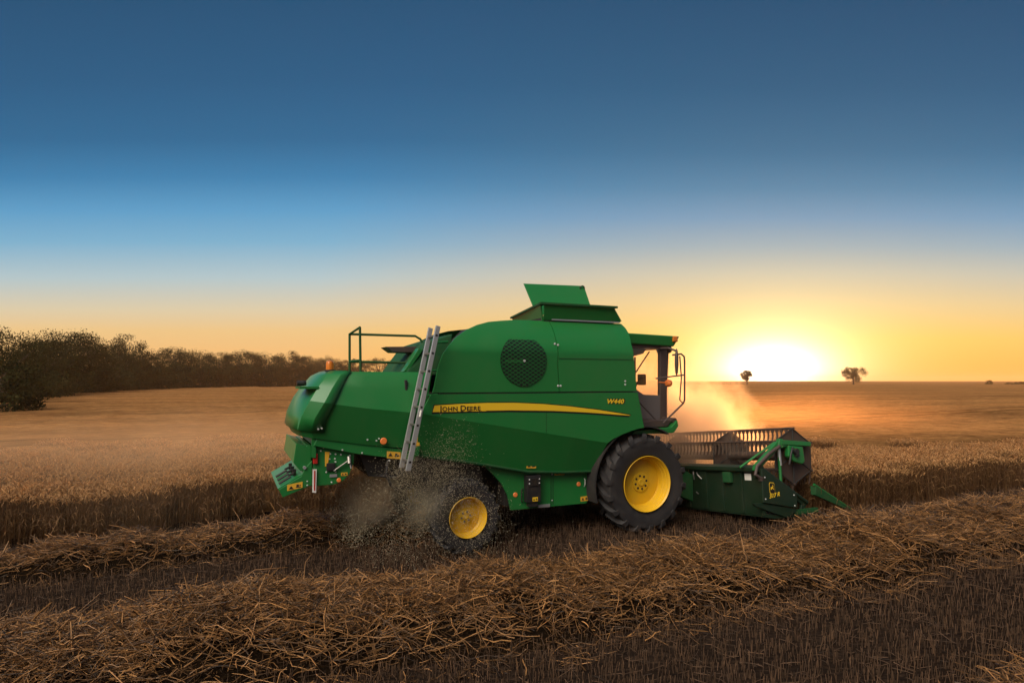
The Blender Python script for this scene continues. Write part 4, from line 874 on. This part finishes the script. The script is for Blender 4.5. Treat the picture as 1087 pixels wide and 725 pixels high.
# -- header: its own frame, tipped up a little at the near end
HD = empty('header'); HD.parent = H; HD.rotation_euler = (R(-6.0), 0, 0); HD.location = (0, 0, -.01)
hp = MB().prism([(1.74, .12), (1.80, .12), (1.80, .93), (1.74, .93)], 2.60, -2.60)
hp.prism([(1.74, .10), (2.0, .05), (2.75, .03), (2.95, .06), (2.75, .07), (2.05, .10), (1.80, .16)], 2.60, -2.60)
hp = part(hp, 'back_panel', 'shaded_green', HD)
part(MB().prism([(1.66, .90), (1.82, .90), (1.82, 1.0), (1.78, 1.02), (1.66, .98)], 2.62, -2.62), 'top_beam', 'shaded_green', HD, bevel=.012)
part(MB().box(1.715, 1.74, 1.05, 1.20, .14, .90).box(1.715, 1.74, .42, .54, .14, .90).box(1.70, 1.74, .62, .68, .14, .90).box(1.71, 1.74, 1.6, 1.66, .14, .9).box(1.71, 1.74, 2.1, 2.16, .14, .9), 'stiffener', 'shaded_green', hp, bevel=.006)
part(MB().box(1.66, 1.74, 1.72, 1.92, .68, .88), 'document_box', 'dgreen', hp, bevel=.012)
part(MB().box(1.735, 1.738, 2.22, 2.38, .74, .86), 'data_plate', 'white', hp); part(MB().box(1.733, 1.739, .64, .70, .66, .82), 'warning_sticker', 'sticker', hp)
part(MB().box(1.733, 1.739, .36, .42, .66, .78), 'warning_sticker', 'sticker', hp)
for pts_ in ([(1.70, .85, .86), (1.68, .87, .80), (1.70, .86, .70)], [(1.70, .95, .84), (1.66, 1.02, .80), (1.70, 1.08, .72)], [(1.70, .90, .45), (1.68, .98, .42)]): part(MB().tube(pts_, .013), 'hydraulic_coupling', 'steel', hp)
for t_ in (-2.2, -1.2, -.1, 1.0, 1.9): pass
au = MB().tube([(2.18, -2.5, .42), (2.18, 2.5, .42)], .19, 20)
for t0_, dirn in ((-2.5, 1), (2.5, -1)):
    n = 90; pv = None
    for i in range(n + 1):
        a = dirn * i / n * 2 * math.pi * 4.0; tt = t0_ + dirn * 1.9 * i / n
        p = [au.v((2.18 + rr_ * math.cos(a), tt + d2, .42 + rr_ * math.sin(a))) for rr_, d2 in ((.19, 0), (.30, 0), (.30, .012), (.19, .012))]
        if pv:
            for j in range(4): au.face([pv[j], pv[(j + 1) % 4], p[(j + 1) % 4], p[j]])
        pv = p
part(au, 'auger', 'dgreen', HD, weld=False)
kn = MB().box(2.93, 2.97, -2.6, 2.6, .055, .075)
for t_ in np.arange(-2.58, 2.6, .0762): kn.hull([(2.96, t_ - .02, .055), (3.10, t_ - .004, .062), (3.10, t_ + .004, .062), (2.96, t_ + .02, .055)], [(2.96, t_ - .02, .08), (3.10, t_ - .004, .07), (3.10, t_ + .004, .07), (2.96, t_ + .02, .08)])
part(kn, 'knife_bar', 'steel', HD, weld=False)
ends = []
for sg in (1, -1):
    ep = part(MB().prism([(1.72, .95), (1.80, .95), (2.52, .47), (2.52, .20), (1.70, .36)], sg * 2.66, sg * 2.60), 'end_panel', 'shaded_green', HD, bevel=.01); ends.append(ep)
    part(MB().prism([(1.70, .35), (2.52, .19), (2.50, .13), (2.28, .04), (1.55, .30), (1.50, .36)], sg * 2.63, sg * 2.57), 'skid', 'shaded_green', ep, bevel=.01)
    part(MB().prism([(1.68, .80), (1.74, .98), (1.80, .975), (2.90, .26), (2.76, .12), (2.70, .14), (2.74, .24), (2.50, .42)], sg * 2.56, sg * 2.50), 'side_wall', 'shaded_green', ep, bevel=.01)
    part(MB().tube([(1.78, sg * 2.58, .97), (2.86, sg * 2.58, .27)], .03, 8), 'edge_beam', 'shaded_green', ep)
    dv = part(MB().hull([(4.02, sg * 2.60, .00), (3.02, sg * 2.64, .40), (3.02, sg * 2.54, .40)], [(4.05, sg * 2.60, .02), (3.04, sg * 2.66, .56), (3.04, sg * 2.52, .56)]), 'crop_divider', 'dgreen', HD)
    part(MB().tube([(3.02, sg * 2.62, .59), (4.05, sg * 2.61, .02)], .024, 8, .012), 'divider_edge', 'green', dv)
    part(MB().box(2.5, 3.1, sg * 2.53, sg * 2.60, .08, .16), 'divider_foot', 'dgreen', dv)
EP = ends[0]
# badge: yellow-rimmed dark shield with a leaping animal, and the header's number
def shield(g, t0, t1):
    p = [(-.052, -.06), (-.035, -.085), (.035, -.085), (.052, -.06), (.052, .06), (.035, .085), (-.035, .085), (-.052, .06)]
    return MB().prism([(1.93 + x * g, .60 + y * g - x * .12) for x, y in p], t0, t1)
bd = part(shield(1.22, 2.66, 2.663), 'badge', 'decal', EP); part(shield(1.08, 2.662, 2.666), 'field', 'decalblack', bd)
dp_ = [(-.045, .01), (-.02, .028), (.0, .022), (.012, .05), (.006, .075), (.014, .06), (.024, .072), (.02, .05), (.036, .04), (.024, .03), (.026, .0), (.048, -.02), (.044, -.028), (.014, -.012), (-.006, -.006), (-.03, -.032), (-.05, -.03), (-.034, -.018)]
part(MB().prism([(1.93 + x * .9, .60 + y * .9 - x * .12) for x, y in dp_], 2.665, 2.668), 'emblem', 'decal', bd)
lettering([('317 R', 1)], 'model_number', 'decal', EP, 1.855, 2.6615, .425, .07, .25, 1.0, .003, tilt=.12)
for o in (EP,): rivets([(1.78, 2.662, .80), (2.45, 2.662, .44), (2.45, 2.662, .25), (1.76, 2.662, .42)], .014, parent=o)
# reel
RL = empty('reel'); RL.parent = HD; RC = (2.73, 1.13); RR = .52
rt = MB().tube([(RC[0], -2.45, RC[1]), (RC[0], 2.45, RC[1])], .09, 16); part(rt, 'reel_tube', 'reel', RL, smooth=True)
A0 = R(86)
hexp = [(RC[0] + RR * math.cos(A0 + k * math.pi / 3), RC[1] + RR * math.sin(A0 + k * math.pi / 3)) for k in range(6)]
for t_ in (2.45, .82, -.82, -2.45):
    pl = part(MB().prism(hexp, t_ - .006, t_ + .006), 'reel_plate', 'reel', RL)
    rb = MB()
    for x, z in hexp: rb.tube([(RC[0], t_ + .014, RC[1]), (x, t_ + .014, z)], .014, 6); rb.tube([(RC[0], t_ - .014, RC[1]), (x, t_ - .014, z)], .014, 6)
    for i in range(6): rb.tube([(hexp[i][0], t_ + .01, hexp[i][1]), (hexp[(i + 1) % 6][0], t_ + .01, hexp[(i + 1) % 6][1])], .012, 6)
    part(rb, 'spokes', 'dark', RL)
for x, z in hexp:
    part(MB().tube([(x, -2.5, z), (x, 2.5, z)], .024, 8), 'tine_bar', 'reel', RL)
    ti = MB()
    for t_ in np.arange(-2.42, 2.44, .11): ti.prism([(x - .012, z + .012), (x + .014, z + .012), (x + .012, z - .15), (x - .03, z - .25), (x - .036, z - .25), (x - .012, z - .14)], t_ - .013, t_ + .013).prism([(x - .014, z - .06), (x + .014, z - .06), (x + .02, z + .02), (x - .02, z + .02)], t_ - .03, t_ + .03)
    part(ti, 'tines', 'tine', RL, weld=False)
for sg in (1, -1):
    t0, t1 = sg * 2.60, sg * 2.52
    am = MB().prism([(1.62, .93), (1.72, .93), (2.26, 1.30), (2.55, 1.33), (2.56, 1.40), (2.22, 1.42), (1.66, 1.02)], t0, t1).prism([(2.20, 1.30), (2.34, 1.30), (2.36, 1.46), (2.28, 1.47)], t0 + sg * .01, t1)
    am.prism([(2.30, 1.36), (3.04, 1.30), (3.04, 1.38), (2.30, 1.45)], t0 + sg * .02, t1 - sg * .02)
    am = part(am, 'reel_arm', 'lgreen', RL, bevel=.01)
    part(MB().prism([(2.46, 1.34), (2.82, 1.30), (2.84, 1.02), (2.76, .98), (2.56, 1.04), (2.44, 1.14)], t0 + sg * .03, t1), 'motor_plate', 'lgreen', am, bevel=.02)
    part(MB().lathe([(.0001, .06 * sg), (.055, .06 * sg), (.06, 0)], (2.60, t0 + sg * .03, 1.22), 14).lathe([(.0001, .08 * sg), (.03, .08 * sg), (.03, 0)], (2.60, t0 + sg * .03, 1.15), 10), 'reel_motor', 'black', am)
    part(MB().tube([(2.28, t0 - sg * .06, .62), (2.30, t0 - sg * .06, 1.30)], .028, 10), 'lift_cylinder', 'green', am); part(MB().tube([(2.30, t0 - sg * .06, .98), (2.30, t0 - sg * .06, 1.32)], .033, 10), 'cylinder_rod', 'alu', am)
    part(MB().tube([(1.56, sg * 2.30, .98), (2.24, sg * 2.50, 1.40)], .022, 8), 'stay', 'lgreen', am)
    part(MB().tube([(2.22, t0 + sg * .04, 1.34), (1.95, t0 + sg * .05, 1.22), (1.66, t0 + sg * .02, 1.0), (1.60, t0 + sg * .02, .86), (1.72, t0 + sg * .04, .78)], .030, 8).box(1.68, 1.80, t0, t0 + sg * .06, .74, .82), 'hydraulic_hose', 'maroon', am, smooth=True)
    part(MB().tube([(2.52, t0 + sg * .06, 1.30), (2.42, t0 + sg * .1, 1.18), (2.38, t0 + sg * .08, 1.0)], .018, 8), 'hydraulic_hose', 'black', am, smooth=True)

# ------------------------------------------------------------------ chaff in the air, falling straw, dust
rng = np.random.default_rng(77)
def flakes(n, fn, size):
    p = fn(n); x, y = st2w(p[:, 0], p[:, 1]); c = np.stack([x, y, p[:, 2]], -1); e1 = rng.normal(size=(n, 3)); e1 /= np.linalg.norm(e1, axis=1, keepdims=True)
    ln = size * rng.lognormal(0, .5, n)[:, None]; P = np.stack([c - e1 * ln, c, c + e1 * ln], 1); v, q, i = strands(P, size * .35, 3, [.5, 1, .5]); return v, q, np.clip(rng.normal(.5, .3, n), 0, 1)[i]
def chaff_zone(n):
    u = rng.uniform(0, 1, n) ** .8; a = rng.normal(0, 1, (n, 3)); side_ = rng.uniform(0, 1, n) < .5
    s0 = np.where(side_, -4.30, -4.0); ds = np.where(side_, -.35, .62)
    s = s0 + ds * u + a[:, 0] * (.10 + .30 * u); t = 1.15 + .6 * u + a[:, 1] * (.08 + .2 * u); z = 1.5 - 1.3 * u ** 1.7 + a[:, 2] * (.14 + .12 * u); k = rng.uniform(0, 1, n) < .05
    s = np.where(k, -3.75 + a[:, 0] * .25, s); z = np.where(k, 1.75 + a[:, 2] * .2, z); t = np.where(k, 1.5 + np.abs(a[:, 1]) * .05, t)
    return np.stack([s, t, np.abs(z - .02) + .02], -1)
v, q, i = flakes(15000, chaff_zone, .0065)
tag(mesh_np('chaff_cloud', v, q, M['chaff'], var=i), 'pale chaff flying out beside the rear wheel of the harvester', 'chaff', kind='stuff')
def straw_zone(n):
    u = rng.uniform(0, 1, n); s = -4.85 + rng.normal(0, .16, n) - .25 * u; t = rng.uniform(-.8, .85, n); z = 1.5 - 1.35 * u + rng.normal(0, .06, n); return np.stack([s, t, np.abs(z)], -1)
v, q, i = flakes(6000, straw_zone, .011)
tag(mesh_np('falling_straw', v, q, M['chaff'], var=i), 'curtain of straw falling from the back of the harvester', 'straw', kind='stuff')
def blob(name, loc, size, m, label, rz=TH, sub=3):
    bm = bmesh.new(); bmesh.ops.create_icosphere(bm, subdivisions=sub, radius=1.0)
    for v_ in bm.verts: v_.co = Vector((v_.co.x * size[0], v_.co.y * size[1], v_.co.z * size[2]))
    me = bpy.data.meshes.new(name); bm.to_mesh(me); bm.free(); o = bpy.data.objects.new(name, me); C.objects.link(o); o.location = loc; o.rotation_euler = (0, 0, rz); me.materials.append(m)
    return tag(o, label, 'dust', kind='stuff')
x, y = st2w(2.2, -2.9)
blob('dust_cloud', (x, y, .7), (4.4, 4.4, 3.4), dustmat('front dust', (1, .89, .72), 1.15, .75, .6, .56, .76, (0, 0, 0), (4.4, 4.4, 3.4), .8, .68, .85), 'billowing sunlit dust cloud rising behind the header')
x, y = st2w(-4.75, .2)
blob('straw_dust', (x, y, .85), (.75, .95, .95), dustmat('tail dust', (.95, .78, .56), 3.6, 2.5, .2, .40, .7, (0, 0, 0), (.75, .95, .95)), 'pale dust plume under the tail of the harvester')
x, y = st2w(-4.15, 1.5)
blob('chaff_dust', (x, y, .85), (.75, .5, .8), dustmat('chaff dust', (.94, .82, .60), 1.3, 3, .1, .45, .85, (0, 0, 0), (.75, .5, .8)), 'thin dust blowing round the rear wheel of the harvester')
x, y = st2w(-9, -9)
blob('dust_veil', (x, y, .6), (17, 12, 1.9), dustmat('drifting dust', (.97, .80, .56), .075, .22, .3, .35, .8, (0, 0, 0), (17, 12, 1.9)), 'thin brown dust drifting over the wheat behind the harvester')
blob('dust_veil', (11, 34, .6), (19, 15, 2.0), dustmat('added orange glow dust', (.98, .66, .38), .022, .2, .72, .32, .8, (0, 0, 0), (19, 15, 2.0)), 'added orange dust veil for the glow over the wheat below the sun')  # volume added for the orange glow, tinted orange in its own colour

hz = MB().box(-2300, 2300, -2500, 80, -2.0, 19)
def hazemat():
    m, t, o = mat_new('evening haze'); v = N(t, 'ShaderNodeVolumePrincipled'); v.inputs['Color'].default_value = (1, .80, .58, 1); v.inputs['Density'].default_value = HAZE; v.inputs['Anisotropy'].default_value = .4
    t.links.new(v.outputs[0], o.inputs['Volume']); return m
HAZE = .00022
M['haze'] = hazemat(); tag(hz.build('haze', M['haze']), 'thin warm evening haze over the whole field', 'haze', kind='stuff')
